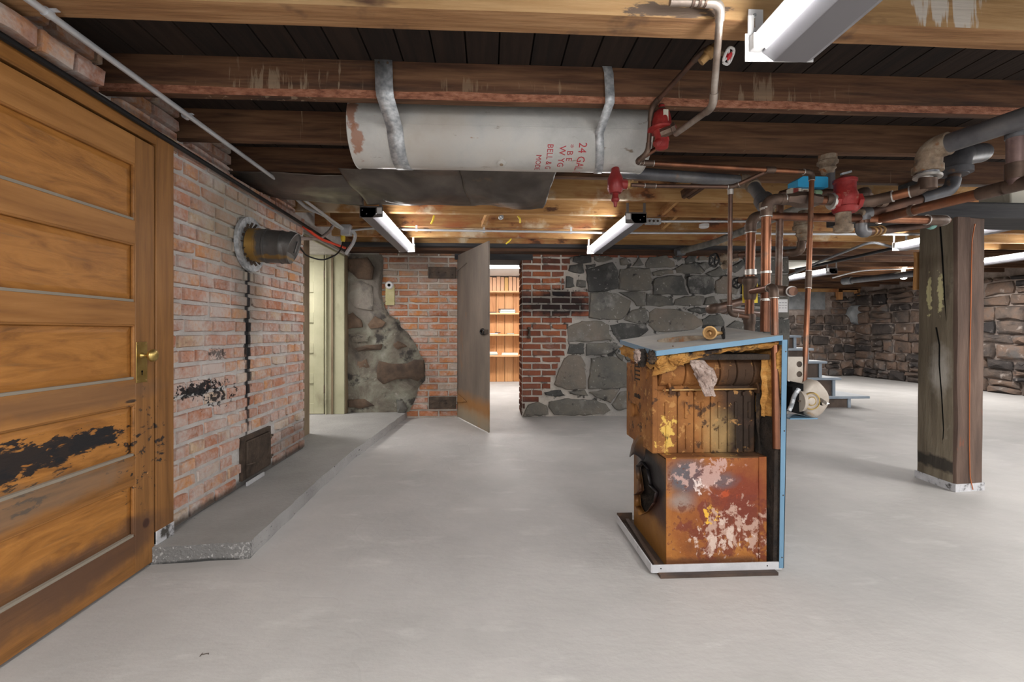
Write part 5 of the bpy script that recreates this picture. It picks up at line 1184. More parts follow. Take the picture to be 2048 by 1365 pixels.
# brass valve lying on the lid
q = lidp(.52, .22, .0); cz = q.z+.032
t = thing('brass_valve', (q.x, q.y, q.z), 'old brass gate valve with black handwheel lying on the boiler lid', 'valve')
axv = V((-.35, -1, .12)).normalized(); c0 = V((q.x, q.y, cz))
MB().lathe(c0-axv*.035, axv, [(0, .024), (.012, .026), (.03, .020), (.05, .024), (.055, .033), (.070, .033), (.072, .026), (.060, .014), (.03, .012)], 20).build('body', m_brasso, t)
ax2 = V((1, -.3, .05)).normalized()
MB().lathe(c0, ax2, [(0, .016), (.03, .015), (.045, .010), (.062, .007)], 14).build('bonnet', m_brasso, t)
def wheel(parent, c, axis, R, r, m, spokes=5, name='handwheel'):
    axis = V(axis).normalized(); a = axis.orthogonal().normalized(); bb = axis.cross(a); n = 24
    b = MB(); pts = [V(c)+(a*math.cos(2*math.pi*k/n)+bb*math.sin(2*math.pi*k/n))*R*(1+.07*math.cos(2*math.pi*k/n*spokes)) for k in range(n+1)]
    b.tube(pts, r, 8, cap=False)
    w_ = b.build(name, m, parent)
    for k in range(spokes):
        an = 2*math.pi*k/spokes; MB().bar(c, V(c)+(a*math.cos(an)+bb*math.sin(an))*R, r*1.5, r*1.2, up=axis).build('spoke', m, w_)
    MB().lathe(V(c)-axis*r*1.3, axis, [(0, R*.25), (r*2.6, R*.22)], 12).build('hub', m, w_)
wheel(t, c0+ax2*.064, ax2, .030, .004, m_black, 6)
# ------------------------------------------------------------------ CIRCULATOR on the right of the boiler
mc = atY(1618, 797, 2.14)
t = thing('circulator_motor', (mc.x, mc.y, mc.z-.1), 'grimy beige motor with round end cap hanging at the right side of the boiler', 'motor')
sec = []
for k in range(28):
    a = 2*math.pi*k/28; rr = .088+.004*math.cos(4*a); sec.append((mc.x+.012+rr*.80*math.cos(a), mc.z+rr*1.02*math.sin(a)))
hb = MB(); hc_ = (mc.x+.012, mc.z); vs_ = []
for yy, k in ((2.10, .0), (2.10, .72), (2.106, .88), (2.122, .98), (2.15, 1.0), (2.25, .97), (2.255, .5)):
    vs_ += [(hc_[0]+(x-hc_[0])*k, yy, hc_[1]+(z_-hc_[1])*k) for x, z_ in sec]
hb.add(vs_, [(l*28+k, l*28+(k+1) % 28, (l+1)*28+(k+1) % 28, (l+1)*28+k) for l in range(6) for k in range(28)]); hb.build('housing', m_motor, t)
ec = atY(1624, 803, 2.09); 
cp = MB().lathe((ec.x, 2.102, ec.z), (0, -1, 0), [(0, .043), (.006, .043), (.010, .036), (.004, .032), (.004, .026), (.010, .023), (.014, .014), (.015, .003)], 32).build('end_cap', m_motor, t)
MB().tube([V((ec.x, 2.093, ec.z))+V((math.cos(2*math.pi*k/28), 0, math.sin(2*math.pi*k/28)))*.040 for k in range(29)], .0035, 6, cap=False).build('brass_ring', m_brass, cp)
MB().tube([V((ec.x, 2.090, ec.z))+V((math.cos(2*math.pi*k/28), 0, math.sin(2*math.pi*k/28)))*.020 for k in range(29)], .0022, 6, cap=False).build('brass_ring', m_brass, cp)
for s_ in (-1, 1): MB().box((ec.x+s_*.05-.012, 2.096, ec.z-.004), (ec.x+s_*.05+.012, 2.104, ec.z+.004)).build('clip', m_iron_d, t)
MB().prism([(mc.x-.105, 2.11, mc.z-.06), (mc.x-.05, 2.11, mc.z-.078), (mc.x-.05, 2.11, mc.z+.075), (mc.x-.105, 2.11, mc.z+.06)], (0, .12, 0)).build('vent_opening', m_dark, t)
MB().lathe((mc.x-.052, 2.12, mc.z-.01), (-1, 0, .0), [(0, .05), (.018, .052), (.02, .03)], 24).build('inner_bell', m_motor, t)
fx = [atY(px, py, 2.07) for px, py in ((1598, 778), (1588, 792), (1583, 812), (1578, 822))]; P_, _ = fillet(fx, .03)
b = MB(); LL = len(P_); pts = []; rr = []
for k in range(60):
    s_ = k/59*(LL-1); i = min(int(s_), LL-2); pts.append(P_[i].lerp(P_[i+1], s_-i)); rr.append(.0085+(.0018 if k % 2 else 0))
b.tube(pts, rr, 10).build('flexible_conduit', m_galv, t, ang=80)
MB().box((mc.x-.11, 2.12, mc.z-.10), (mc.x+.03, 2.24, mc.z-.095)).build('drip_plate', m_blue, t)
MB().tube([(BX1+.01, 2.19, mc.z+.02), (mc.x-.02, 2.19, mc.z+.01)], .03, 14).build('support_neck', m_iron_d, t)
tag(MB().prism([atY(1640, 795, 2.10), atY(1660, 808, 2.10), atY(1645, 812, 2.10), atY(1640, 811, 2.10)], (0, .002, 0)).build('paper_tag', m_paper, smooth=False), 'little white paper tag behind the beige motor', 'tag')
ja, jb = atY(1577, 768, 2.16), atY(1606, 714, 2.16)
t = thing('junction_plate', (ja.x, 2.16, ja.z), 'pale steel plate with two round knockouts beside the blue boiler panel', 'plate')
def circ(cx_, cz_, r_, y_): return [(cx_+r_*math.cos(a), y_, cz_+r_*math.sin(a)) for a in [2*math.pi*k/20 for k in range(20)]]
k1, k2 = atY(1600, 729, 2.16), atY(1600, 749, 2.16)
MB().holed([(ja.x-.02, 2.16, ja.z+.02), (jb.x, 2.16, ja.z), (jb.x, 2.16, jb.z), (ja.x-.02, 2.16, jb.z)], [circ(k1.x-.003, k1.z, .015, 2.16), circ(k2.x-.003, k2.z, .015, 2.16)], (0, .004, 0)).build('face', m_motor, t, smooth=False)
MB().box((ja.x-.02, 2.166, ja.z+.02), (jb.x-.005, 2.23, jb.z-.002)).build('box_body', m_iron_d, t)
# ------------------------------------------------------------------ PIPES
Y1 = 2.46
p = atY(1498, 672, Y1); j1 = atY(1502, 430, Y1); e1 = atY(1893, 442, Y1)
S1 = pipe('copper_pipe', 'brown copper riser beside the lid turning right and running level to a capped elbow', 'pipe', [atY(1498, 672, Y1), atY(1502, 432, Y1), atY(1885, 441, Y1), atY(1893, 441, Y1+.25)], rad(17, p), m_copper, m_fit)
for py, m in ((455, m_fit), (545, m_solder), (570, m_brasso)): collar(S1, atY(1501, py, Y1), (0, 0, 1), rad(22, p), .03, m)
MB().lathe(atY(1500, 600, Y1), (0, 0, 1), [(0, rad(20, p)), (.02, rad(24, p)), (.08, rad(24, p)), (.10, rad(30, p)), (.115, rad(30, p)), (.13, rad(20, p))], 12).build('copper_tee', m_fit, S1)
MB().lathe(atY(1499, 664, Y1), (0, 0, 1), [(0, rad(20, p)), (.04, rad(20, p)), (.05, rad(23, p)), (.09, rad(23, p)), (.10, rad(20, p))], 14).build('adapter', m_fit, S1)
a = atY(1489, 606, Y1+.03); b_ = atY(1512, 562, Y1+.03)
MB().box((a.x-.01, Y1+.03, a.z), (b_.x+.01, Y1+.034, b_.z)).build('yellow_tag', m_yel, S1)
Y2 = 2.34; p = atY(1532, 500, Y2); r2 = rad(18, p)
k0 = atY(1740, 404, Y2); k1 = atY(1848, 377, 2.16); k2 = atY(1854, 345, 2.15)
S2 = pipe('copper_pipe', 'thick shiny copper riser turning right through the red flow valve to the iron elbow', 'pipe', [atY(1530, 664, Y2), atY(1533, 398, Y2), k0, k1, k2], r2, m_copper, m_fit)
for px in (1565, 1655, 1745, 1765): collar(S2, atY(px, 399 if px < 1700 else 403, Y2), (1, 0, 0), r2*1.28, .03, m_fit)
for py in (418, 545, 600): collar(S2, atY(1532, py, Y2), (0, 0, 1), r2*1.15, .012, m_solder, 'solder_ring')
MB().lathe(atY(1572, 399, Y2), (1, 0, 0), [(0, r2*1.2), (.03, r2*1.3), (.06, r2*1.75), (.13, r2*1.75), (.16, r2*1.3), (.19, r2*1.2)], 6).build('hex_union', m_fit, S2)
p = atY(1560, 500, Y2+.12)
S3 = pipe('copper_pipe', 'slender brown copper riser just right of the thick copper riser', 'pipe', [atY(1560, 410, Y2+.12), atY(1557, 572, Y2+.12)], rad(13, p), m_copperd)
T4 = pipe('copper_pipe', 'short level copper pipe with rounded cap sticking out right of the risers', 'pipe', [atY(1516, 578, Y2+.10), atY(1575, 583, Y2+.06), atY(1587, 583, Y2-.03)], rad(16, p), m_copperd, m_fit)
Y5 = 2.10; p = atY(1550, 700, Y5)
S5 = pipe('copper_pipe', 'copper pipe hanging open ended down the front right corner of the boiler', 'pipe', [atY(1504, 583, Y1-.05), atY(1548, 575, Y5), atY(1553, 898, Y5-.075)], rad(14, p), m_copper, m_fit, R=.035)
collar(S5, atY(1549, 606, Y5), (0, 0, 1), rad(16, p), .02, m_solder, 'solder_ring')
Y6 = 2.3; p = atY(1500, 340, Y6)
S6 = pipe('copper_pipe', 'thin copper pipe running level under the tank end then down to the beige motor', 'pipe', [atY(1320, 292, 2.24), atY(1272, 324, 2.27), atY(1290, 326, Y6), atY(1624, 345, Y6), atY(1617, 560, 2.24), atY(1608, 772, 2.16)], rad(9.5, p), m_copper, m_fit, R=.03)
a = atY(1540, 340, Y6); b_ = atY(1466, 374, Y6+.12)
S7 = pipe('copper_pipe', 'slanting thin copper branch joining the red fitting line to the level pipe', 'pipe', [a, b_, atY(1300, 372, Y6+.15), atY(1262, 370, Y6+.15)], rad(8.5, p), m_copperd, m_fit, R=.02)
collar(S6, a, (1, 0, 0), rad(13, p), .05, m_fit, 'tee')
S8 = pipe('copper_pipe', 'slim straight copper drop pipe left of the boiler risers', 'pipe', [atY(1461, 374, Y6+.13), atY(1459, 628, Y6+.13), atY(1496, 635, Y1-.02)], rad(9, p), m_copperd, m_fit, R=.03)
collar(S8, atY(1461, 384, Y6+.13), (0, 0, 1), rad(12, p), .03, m_solder, 'solder_ring')
# red bell fitting hanging below the tank
q = atY(1232, 330, 2.47)
t = thing('tank_fitting', q, 'dark red cast fitting hanging from a brass nut under the right end of the tank', 'valve')
MB().lathe(q+V((0, 0, .02)), (0, 0, -1), [(0, .040), (.008, .040), (.010, .018), (.03, .018)], 16).build('brass_nut', m_brasso, t)
MB().lathe(q+V((-.004, 0, -.008)), (0, 0, -1), [(0, .020), (.03, .024), (.07, .042), (.13, .044), (.15, .032), (.152, .016), (.175, .018), (.185, .024), (.195, .020), (.20, .012), (.225, .008), (.228, .002)], 24).build('body', m_redclean, t)
MB().lathe(q+V((.02, -.0, -.108)), (1, 0, 0), [(0, .030), (.03, .028), (.04, .026)], 16).build('side_port', m_redclean, t)
MB().lathe(q+V((.06, -.0, -.108)), (1, 0, 0), [(0, .022), (.01, .026), (.02, .022), (.03, .025), (.04, .020), (.06, .019)], 14).build('brass_nipple', m_brasso, t)
# iron drain pipe behind
p = atY(1400, 352, 2.85)
S9 = pipe('iron_pipe', 'thick dark iron pipe behind the tank end with a whitened elbow', 'pipe', [atY(1225, 343, 2.85), atY(1500, 364, 2.85), atY(1528, 402, 2.65)], rad(23, p), m_ironp, m_ironf, R=.05, ring=False)
collar(S9, atY(1530, 405, 2.63), atY(1528, 402, 2.65)-atY(1500, 364, 2.85), rad(34, p), .07, m_ironp)
q = atY(1537, 416, 2.56)
MB().lathe(q, (0, 0, -1), [(-.03, .05), (0, .05), (.01, .035), (.05, .03)], 14).build('bell_reducer', m_ironf, S9)
# top supply pipe with bends and the pressure reducing valve
p = atY(1435, 100, 1.62)
S10 = pipe('copper_pipe', 'pale worn copper pipe dropping from the front joist to the red pressure valve', 'pipe', [atY(1340, 4, 1.50), atY(1442, 6, 1.50), atY(1426, 214, 1.75), atY(1352, 268, 2.08)], rad(14, p), m_copperp := mat('pale_scuffed_copper', [(.3, (.16, .11, .085)), (.6, (.36, .31, .27)), (.8, (.50, .47, .44))], 8, .4, .5, bump=.1), m_copperp, R=.035, ring=False)
for px in (1385, 1398, 1410): collar(S10, atY(px, 4, 1.50), (1, 0, 0), rad(18, p), .01, m_fit)
S11 = pipe('copper_pipe', 'dark thin pipe slanting from the small red wheel valve down to the tank end', 'pipe', [atY(1425, 92, 1.80), atY(1400, 108, 1.84), atY(1303, 214, 2.16), atY(1296, 305, 2.22), atY(1276, 322, 2.27)], rad(10, atY(1350, 160, 2.0)), m_copperd, m_fit, R=.04, ring=False)
t = thing('gate_valve', atY(1440, 105, 1.78), 'small valve with a worn red and white handwheel under the front joist', 'valve')
c0 = atY(1425, 100, 1.79); c1 = atY(1452, 110, 1.76); dv = (c1-c0).normalized()
MB().lathe(c0-V((.04, -.02, .04)), V((.04, -.02, .04)), [(0, .016), (.03, .018), (.035, .024), (.06, .024), (.065, .018), (.09, .016)], 12).build('body', m_brasso, t)
MB().lathe(c0, dv, [(0, .016), (.02, .016), (.022, .011), (.05, .009), (.06, .005)], 8).build('bonnet', m_ironf, t)
wheel(t, c1+dv*.012, dv+V((0, -.25, 0)), .030, .0055, m_white, 4)
MB().lathe(c1, dv, [(-.002, .013), (.018, .015), (.022, .008)], 12).build('red_hub', plain('red_hub_paint', (.55, .02, .03), .5), t)
# pressure reducing valve
q = atY(1325, 262, 2.16)
t = thing('pressure_valve', q, 'red bell shaped pressure reducing valve at the right end of the white tank', 'valve')
MB().lathe(q+V((-.004, 0, .0)), (0, .0, 1), [(-.002, .030), (0, .066), (.008, .068), (.012, .058), (.014, .046), (.05, .045), (.085, .038), (.10, .024), (.102, .015), (.11, .016), (.125, .014), (.128, .006)], 28).build('bell', m_redcast, t)
MB().lathe(q+V((-.004, 0, .098)), (0, 0, 1), [(0, .018), (.012, .018), (.02, .013), (.032, .013), (.034, .004)], 8).build('lock_nut', m_fit, t)
MB().lathe(q+V((-.004, 0, -.01)), (0, .0, -1), [(-.008, .040), (.02, .032), (.045, .034), (.075, .030), (.08, .016)], 16).build('lower_body', m_redcast, t)
MB().lathe(q+V((.0, -.03, -.02)), V((.9, -.5, .25)), [(-.02, .024), (.03, .024), (.032, .030), (.05, .030), (.052, .020)], 8).build('union_nut', m_fit, t)
MB().lathe(q+V((-.0, -.01, -.05)), V((-.9, -.1, -.5)), [(-.02, .020), (.04, .020), (.05, .015)], 10).build('outlet', m_redcast, t)
MB().box((q.x-.012, q.y-.043, q.z+.03), (q.x+.012, q.y-.038, q.z+.085)).build('maker_plate', m_ivory, t)
# large red flow control valve
q = atY(1690, 402, Y2)
t = thing('flow_valve', q, 'large chalky red flow control valve with brown pipe stub below', 'valve')
rr_ = lambda w_: rad(w_, q)
MB().lathe(q+V((0, 0, -.065)), (0, 0, 1), [(0, rr_(38)), (.012, rr_(44)), (.03, rr_(44)), (.035, rr_(38)), (.07, rr_(46)), (.10, rr_(44)), (.12, rr_(38)), (.16, rr_(38)), (.165, rr_(42)), (.178, rr_(42)), (.185, rr_(34)), (.195, rr_(20)), (.20, rr_(10))], 28).build('body', m_redcast, t)
MB().lathe(q+V((-.075, 0, -.005)), (1, 0, 0), [(0, rr_(34)), (.006, rr_(36)), (.022, rr_(36)), (.026, rr_(28)), (.07, rr_(30)), (.12, rr_(28)), (.122, rr_(36)), (.145, rr_(36)), (.15, rr_(26))], 8).build('flange', m_redcast, t)
MB().lathe(q+V((-.082, 0, -.005)), (1, 0, 0), [(0, rr_(30)), (.01, rr_(34)), (.014, rr_(26))], 16).build('white_dope_ring', m_solder, t)
MB().lathe(q+V((-.01, 0, -.066)), (0, 0, -1), [(0, rr_(27)), (.065, rr_(27)), (.067, rr_(34)), (.10, rr_(34)), (.104, rr_(28))], 16).build('lower_stub', m_ironf, t)
MB().bar(q+V((-.03, -.01, .14)), q+V((.025, -.01, .155)), .014, .010).build('lever', m_galv, t)
t = thing('flow_check_cap', atY(1727, 390, Y1), 'dull domed grey brass cap behind the red flow valve', 'valve')
MB().lathe(atY(1727, 392, Y1), (0, 0, 1), [(-.03, .04), (0, .044), (.004, .044), (.006, .038), (.025, .036), (.042, .024), (.048, .004)], 24).build('dome', m_fit, t)
# blue boxed zone valve
q = atY(1626, 365, Y1)
t = thing('zone_valve', q, 'bright blue plastic box zone valve above the copper manifold', 'valve')
a, b_ = atY(1596, 374, Y1-.02), atY(1657, 353, Y1-.02)
MB().prism([(a.x, a.y, a.z), (b_.x, a.y, a.z), (b_.x, a.y, b_.z-.004), (b_.x-.01, a.y, b_.z), (a.x+.03, a.y, b_.z), (a.x, a.y, b_.z-.02)], (0, .09, 0)).build('blue_cover', m_bluebox, t, smooth=False, bevel=.003)
a, b_ = atY(1582, 390, Y1-.03), atY(1600, 376, Y1-.03); MB().box((a.x, a.y, a.z), (b_.x+.01, a.y+.04, b_.z)).build('relay', m_ivory, t, bevel=.002)
c_ = MB()
for k in range(6): c_.tube([V((a.x+.012+k*.005, a.y-.006, a.z+.004)), V((a.x+.012+k*.005, a.y-.006, b_.z-.004))], .002, 6)
c_.build('coil', plain('red_coil', (.35, .05, .04), .5), t)
a, b_ = atY(1605, 388, Y1-.03), atY(1618, 378, Y1-.03); MB().holed([(a.x, a.y, a.z), (b_.x, a.y, a.z), (b_.x, a.y, b_.z), (a.x, a.y, b_.z)], [[(a.x+.005, a.y, a.z+.005), (b_.x-.005, a.y, a.z+.005), (b_.x-.005, a.y, b_.z-.005), (a.x+.005, a.y, b_.z-.005)]], (0, .01, 0)).build('switch_frame', m_ivory, t, smooth=False)
MB().lathe(atY(1628, 386, Y1), (1, 0, 0), [(0, .016), (.03, .018), (.04, .014)], 14).build('green_cap', plain('pale_green_paint', (.25, .40, .25), .6), t)
MB().tube([atY(1560, 398, Y1+.08), atY(1564, 388, Y1+.07), atY(1580, 384, Y1+.05), atY(1665, 386, Y1+.03)], .022, 12).build('tail_pipe', m_copperd, t)
# drain fitting from the ceiling
q = atY(1655, 322, 2.72)
t = thing('ceiling_drain', q, 'rusty cast iron drain fitting with short pipe dropping from the joists', 'pipe')
MB().lathe(q+V((0, 0, .05)), (0, 0, -1), [(0, .05), (.05, .052), (.055, .058), (.07, .058), (.072, .046), (.09, .044), (.10, .048), (.11, .038), (.13, .034)], 16).build('flanged_body', m_ironf, t)
MB().tube([q+V((.02, 0, -.06)), q+V((.02, 0, -.24))], .024, 12).build('drop_pipe', m_ironp, t)
# big iron heating main on the right
k3 = atY(1855, 345, 2.15); k4 = atY(1858, 300, 2.13); k5 = atZ(2048, 236, k4.z+.005); k6 = k5+(k5-k4)*.8
HM = pipe('iron_main', 'big grey iron heating pipe rising from a crusty elbow towards the top right corner', 'pipe', [k3+V((0, 0, -.01)), k4, k6], rad(36, k4), m_ironp, m_ironf, R=.07, fit=1.22, ring=False, seg=24)
collar(HM, k3+V((0, 0, .015)), (0, 0, 1), rad(50, k3), .03, m_ironf, 'elbow_band', 20)
collar(HM, k3+V((.0, 0, -.022)), (.1, 0, 1), rad(46, k3), .012, m_solder, 'lock_nut', 20)
collar(S2, k3+V((0, 0, -.06)), (0, 0, 1), rad(30, k3), .05, m_fit, 'adapter', 16)
# second branch
Y7 = 2.34; e0 = atY(1914, 350, 2.42)
R2_ = pipe('copper_pipe', 'dark copper branch rising from the pale elbow to the second iron elbow', 'pipe', [atY(1728, 447, Y1), atY(1726, 428, Y1), atY(1866, 392, 2.38), atY(1902, 380, 2.36), atY(1910, 345, 2.36)], rad(20, e0), m_copperd, m_ironp, R=.05, ring=False)
MB().lathe(atY(1727, 428, Y1), (1, 0, .1), [(-.03, .030), (0, .032), (.03, .030), (.032, .025), (.06, .024)], 14).build('pale_coupling', m_ironf, R2_)
EL = pipe('iron_elbow', 'dark iron elbow turning back from the second copper branch', 'pipe', [atY(1910, 350, 2.36), atY(1914, 312, 2.36), atY(1962, 306, 2.62)], rad(40, e0), m_ironp, m_ironp, R=.07, fit=1.12, ring=False, seg=20)
collar(EL, atY(1911, 343, 2.36), (0, 0, 1), rad(52, e0), .03, m_ironp, 'elbow_band', 20)
# long branch toward the camera at right
z1_ = atY(1757, 438, Y1).z; f0 = atY(1757, 438, Y1); f1 = atZ(2032, 370, z1_+.0); f2 = f1+(f1-f0)*.6
R1_ = pipe('copper_pipe', 'long copper pipe slanting up right in front of the girder', 'pipe', [f0, f2], rad(19, atY(1800, 430, 2.3)), m_copper, m_fit, elbows=False)
for k, L_, m in ((.0, .012, m_solder), (.30, .02, m_fit), (.86, .10, m_fit), (1.0, .10, m_fit)): collar(R1_, f0.lerp(f1, k), f1-f0, rad(23, atY(1800, 430, 2.3)), L_, m)
dv = pipe('copper_pipe', 'short thick copper drop between the iron main and the long slanting copper pipe', 'pipe', [f1+V((0, 0, .0)), V((f1.x, f1.y, atY(2032, 258, f1.y).z))], rad(29, f1), mat('pinkish_copper', [(.3, (.13, .085, .08)), (.6, (.27, .18, .165)), (.8, (.36, .26, .23))], 7, .45, .5, bump=.1), m_fit)
collar(dv, f1+V((0, 0, .06)), (0, 0, 1), rad(33, f1), .07, m_fit); collar(dv, V((f1.x, f1.y, atY(2032, 270, f1.y).z)), (0, 0, 1), rad(33, f1), .03, m_ironp)
# low branch in front of the post
R3_ = pipe('copper_pipe', 'low copper branch leaving a dark elbow and passing in front of the post top', 'pipe', [atY(1722, 440, Y1), atY(1722, 466, Y1), atY(1880, 446, 2.75)], rad(17, atY(1722, 466, Y1)), m_copperd, m_ironp, R=.035, ring=False)
for k in (.12, .17, .22): collar(R3_, atY(1722, 466, Y1).lerp(atY(1880, 446, 2.75), k), (1, .5, .1), rad(21, atY(1722, 466, Y1)), .012, m_brasso)
a = atY(1722, 466, Y1).lerp(atY(1880, 446, 2.75), .86); MB().tube([a-V((.03, .02, 0)), a+V((.03, .02, 0))], rad(19, a), 12).build('green_thread', mat('verdigris', [(.3, (.10, .28, .25)), (.7, (.30, .50, .44))], 30, .8), R3_)
# pipes further back
S12 = pipe('iron_pipe', 'pale grey iron pipe slanting down left to the top of the stone wall', 'pipe', [atY(1362, 503, 5.6), atY(1430, 485, 5.1), atY(1640, 400, 3.6)], rad(15, atY(1480, 465, 4.4)), mat('chalky_grey_pipe', [(.3, (.15, .15, .145)), (.7, (.36, .35, .32))], 12, .7, .3, bump=.2), None, R=.1, ring=False, elbows=False)
MB().lathe(atY(1360, 503, 5.62), (1, 0, .2), [(-.06, .05), (0, .065), (.05, .06), (.06, .045)], 14).build('end_elbow', m_ironp, S12)
Y8 = 3.3
S13 = pipe('copper_pipe', 'copper pipe dropping from a yellowish iron flange and turning left toward a hose valve', 'pipe', [atY(1606, 425, Y8), atY(1602, 505, Y8), atY(1470, 510, Y8+.5), atY(1455, 516, Y8+.55)], rad(13, atY(1600, 480, Y8)), m_copperd, m_fit, R=.05, ring=False)
MB().lathe(atY(1606, 438, Y8), (0, 0, -1), [(-.06, .03), (0, .06), (.05, .062), (.055, .07), (.08, .07), (.085, .05), (.11, .046), (.12, .052), (.135, .04), (.17, .034)], 18).build('flange', m_ironf, S13)
t = thing('hose_valve', atY(1440, 522, Y8+.55), 'rusty hose valve with black handwheel against the top of the stone wall', 'valve')
MB().lathe(atY(1475, 516, Y8+.55), (-1, 0, -.05), [(0, .03), (.05, .032), (.06, .045), (.13, .045), (.14, .03), (.17, .015), (.2, .01)], 14).build('body', m_ironf, t)
MB().tube([atY(1455, 520, Y8+.55), atY(1448, 534, Y8+.5)], .028, 12).build('spout', m_ironf, t)
wheel(t, atY(1428, 521, Y8+.55), (1, .3, 0), .055, .009, m_black, 5)
t = thing('drain_valve', atY(1476, 566, Y1+.1), 'small copper drain valve with black wheel behind the left riser', 'valve')
MB().tube([atY(1500, 558, Y1+.05), atY(1480, 562, Y1+.1)], .022, 12).build('stub', m_fit, t); wheel(t, atY(1474, 566, Y1+.12), (1, .4, 0), .03, .006, m_black, 5)
Y9 = 2.9
S14 = pipe('copper_pipe', 'brown copper loop poking out left behind the boiler risers', 'pipe', [atY(1494, 601, Y9), atY(1428, 618, Y9-.25), atY(1420, 619, Y9-.2), atY(1450, 620, Y9+.2), atY(1520, 629, Y9+.5)], rad(15, atY(1450, 620, Y9)), m_copperd, m_fit, R=.04, ring=False)
# ------------------------------------------------------------------ CONDUIT AND CABLES
YC = 4.72
def conduit(lab, pts, r=.0125, straps=()):
    t = thing('steel_conduit', pts[0], lab, 'conduit', 'conduits under the back joists'); path, _ = fillet(pts, .12, 6); MB().tube(path, r, 10).build('tube', m_emt, t)
    for p in straps: MB().tube([p-V((.012, 0, 0)), p+V((.012, 0, 0))], r*1.35, 10).box((p.x-.01, p.y-.012, p.z), (p.x+.01, p.y+.0, ZB+.0)).build('strap', m_emt, t)
    return t
conduit('steel conduit running level across the joists above the metal door', [atY(697, 462, YC), atY(745, 456, YC), atY(830, 460, YC), atY(1225, 466, YC), atY(1530, 467, YC)], straps=[atY(833, 460, YC), atY(968, 463, YC), atY(1142, 465, YC)])
conduit('steel conduit leaving the small grey box right of the right strip light', [atY(1322, 443, 4.3), atY(1540, 443, 4.3)])
conduit('steel conduit reaching from behind the risers to the post', [atY(1540, 468, 4.75), atY(1840, 469, 4.75)], .014)
t = thing('junction_box', atY(1306, 444, 4.3), 'small galvanised junction box with knockouts at the end of a conduit', 'junction box')
a, b_ = atY(1291, 449, 4.3), atY(1320, 438, 4.3); MB().box((a.x, 4.27, a.z), (b_.x, 4.33, b_.z)).build('box', m_galv, t, bevel=.003)
for k in range(3): MB().lathe((a.x+.03+k*.04, 4.27, (a.z+b_.z)/2), (0, -1, 0), [(0, .012), (.002, .011)], 14).build('knockout', m_iron_d, t)
q = atY(1408, 459, 4.6)
t = thing('porcelain_base', q, 'small round white ceiling lamp base under the back joists', 'fixture')
MB().lathe((q.x, q.y, ZB+.02), (0, 0, -1), [(0, .05), (.03, .05), (.04, .035)], 20).build('disc', m_white, t)
# left corner: box, bends, flexible conduit
q = atY(693, 462, YC)
t = thing('conduit_box', q, 'steel conduit box with yellow connector in the back left ceiling corner', 'junction box')
MB().box((q.x-.05, q.y-.04, q.z-.05), (q.x+.05, q.y+.04, q.z+.06)).build('box', m_emt, t, bevel=.006)
y_ = atY(686, 478, YC-.05); MB().lathe(y_, (0, 0, 1), [(-.03, .016), (-.012, .022), (.02, .024), (.03, .018)], 12).build('yellow_connector', m_yel, t)
cable('steel_conduit', 'bent steel conduit coming down the ceiling to the corner box', 'conduit', [atY(560, 365, 3.4), atY(612, 416, 3.95), atY(648, 430, 4.2), atY(672, 452, 4.6), atY(690, 460, YC)], .016, m_emt, group='conduits under the back joists')
cable('steel_conduit', 'short crooked conduit ending in mid air below the corner box', 'conduit', [atY(697, 458, YC), atY(712, 468, 4.75), atY(708, 484, 4.8), atY(692, 508, 4.85)], .018, m_emt, smoothR=.07, group='conduits under the back joists')
fx, _ = fillet([atX(598, 477, -1.62), atY(640, 478, 4.4), atY(660, 462, 4.5), atY(666, 452, 4.55)], .2, 10)
pts = []; rr = []
n = 110; Ls = [0]
for i in range(1, len(fx)): Ls.append(Ls[-1]+(fx[i]-fx[i-1]).length)
for k in range(n):
    s_ = Ls[-1]*k/(n-1); i = max(j for j in range(len(Ls)) if Ls[j] <= s_+1e-9); i = min(i, len(fx)-2); pts.append(fx[i].lerp(fx[i+1], (s_-Ls[i])/max(1e-6, Ls[i+1]-Ls[i]))); rr.append(.0135+(.003 if k % 2 else 0))
tag(MB().tube(pts, rr, 10).build('flexible_conduit', mat('pinkish_flex_steel', [(.3, (.35, .28, .25)), (.7, (.55, .48, .45))], 8, .45, .5), ang=80), 'ribbed flexible conduit curving from the brick wall to the corner box', 'conduit')
cable('orange_cable', 'bright orange red cable drooping over the cream doorway', 'cable', [atX(605, 452, -1.66), atY(640, 478, 4.3), atY(690, 496, 4.9)], .013, m_orange_c, smoothR=.3)
cable('black_cable', 'black cable looping in front of the cream doorway from the yellow connector', 'cable', [atX(598, 492, -1.62), atY(612, 512, 4.2), atY(645, 522, 4.3), atY(678, 508, 4.5), atY(686, 484, YC-.05)], .007, m_black, smoothR=.25)
cable('grey_cable', 'grey cable arching under the far joists toward the post', 'cable', [atY(1560, 560, 6.3), atY(1640, 523, 5.6), atY(1700, 500, 5.2), atY(1742, 483, 5.0), atY(1790, 496, 5.0), atY(1838, 497, 5.0)], .016, plain('grey_cable_skin', (.28, .29, .31), .5), smoothR=.5)
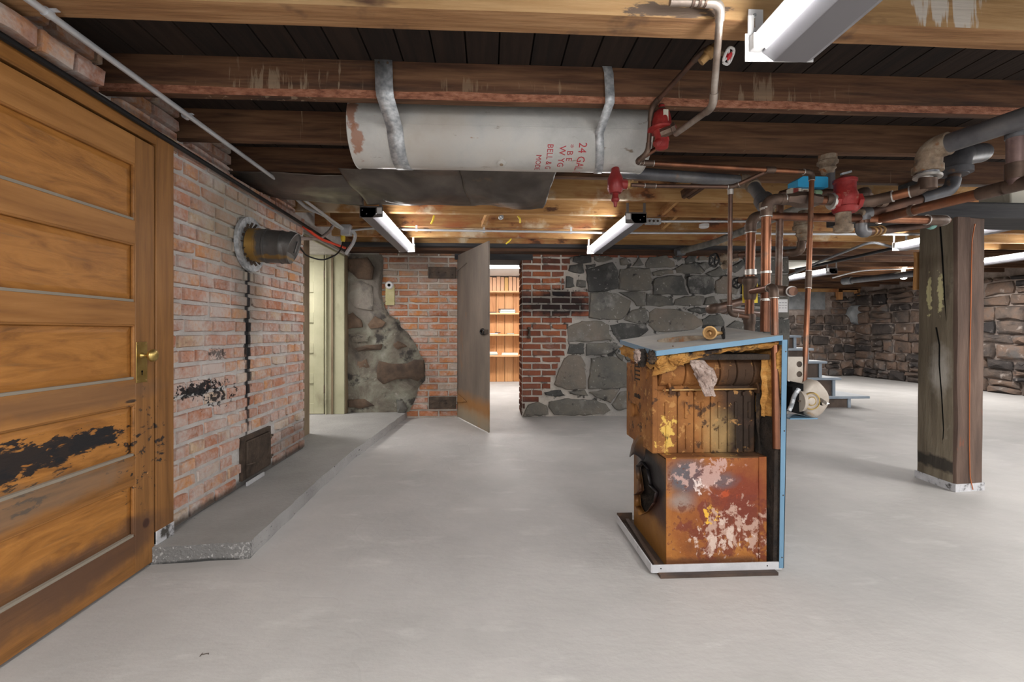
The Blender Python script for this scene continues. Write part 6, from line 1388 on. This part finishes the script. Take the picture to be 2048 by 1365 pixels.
cable('dark_cable', 'dark cable running straight under the far joists from the stone wall end', 'cable', [atY(1590, 540, 6.3), atY(1630, 532, 6.2), atY(1840, 485, 5.0)], .02, plain('dark_cable_skin', (.035, .037, .042), .5), smoothR=.3)
cable('white_cable', 'white cable running to the bare bulb holder', 'cable', [atY(1665, 556, 7.4), atY(1720, 541, 7.4), atY(1800, 538, 7.3), atY(1836, 535, 7.2)], .012, m_white, smoothR=.3)
S15 = pipe('iron_pipe', 'grey insulated pipe running below the bare bulb to the far wall', 'pipe', [atY(1690, 563, 8.2), atY(1850, 545, 6.9)], .055, m_ironp, None, elbows=False)
collar(S15, atY(1695, 562, 8.15), atY(1850, 545, 6.9)-atY(1690, 563, 8.2), .07, .16, m_conc)
a, b_ = atZ(1585, 530, 2.2), atZ(1700, 530, 2.2)
t = thing('pale_ceiling_board', (a.x, 6.9, 2.2), 'cream board fixed under the far joists beside the stone wall end', 'board')
MB().box((4.12, 6.62, 2.19), (5.25, 7.35, 2.215)).build('panel', m_ivory, t)
# yellow loops and hanging bits between the back joists
for k, (a, b_, y_) in enumerate((((868, 432), (862, 448), 4.19), ((1036, 433), (1040, 446), 4.19), ((1022, 478), (1012, 488), 5.2))):
    p, q = atY(*a, y_), atY(*b_, y_); p = V((p.x, y_, p.z)); 
    tag(MB().tube(fillet([p, p.lerp(q, .5)+V((.01, -.02, 0)), q], .03)[0], .009, 8).build('yellow_cord', m_yel), ('yellow cord end hanging beside the left strip light', 'upper yellow cord end near the middle of the back joists', 'lower yellow cord end above the metal door')[k], 'cord', 'yellow cord ends')
p = atY(1035, 441, 4.18)
tag(MB().lathe(p+V((-.16, 0, .02)), (.3, -1, 0), [(0, .02), (.03, .022), (.032, .014), (.06, .013)], 12).build('pipe_stub', m_galv), 'little metal pipe stub poking through the back joist', 'pipe')
# floor bits
q = atZ(402, 1312, 0); tag(MB().tube([q+V((0, 0, .003)), q+V((.022, .006, .003)), q+V((.024, .0, .003))], .0012, 6).tube([q+V((.001, -.008, .003)), q+V((.0, .008, .003))], .0012, 6).build('bent_nail', m_iron_d), 'tiny bent nail lying on the floor at lower left', 'nail', kind=None)
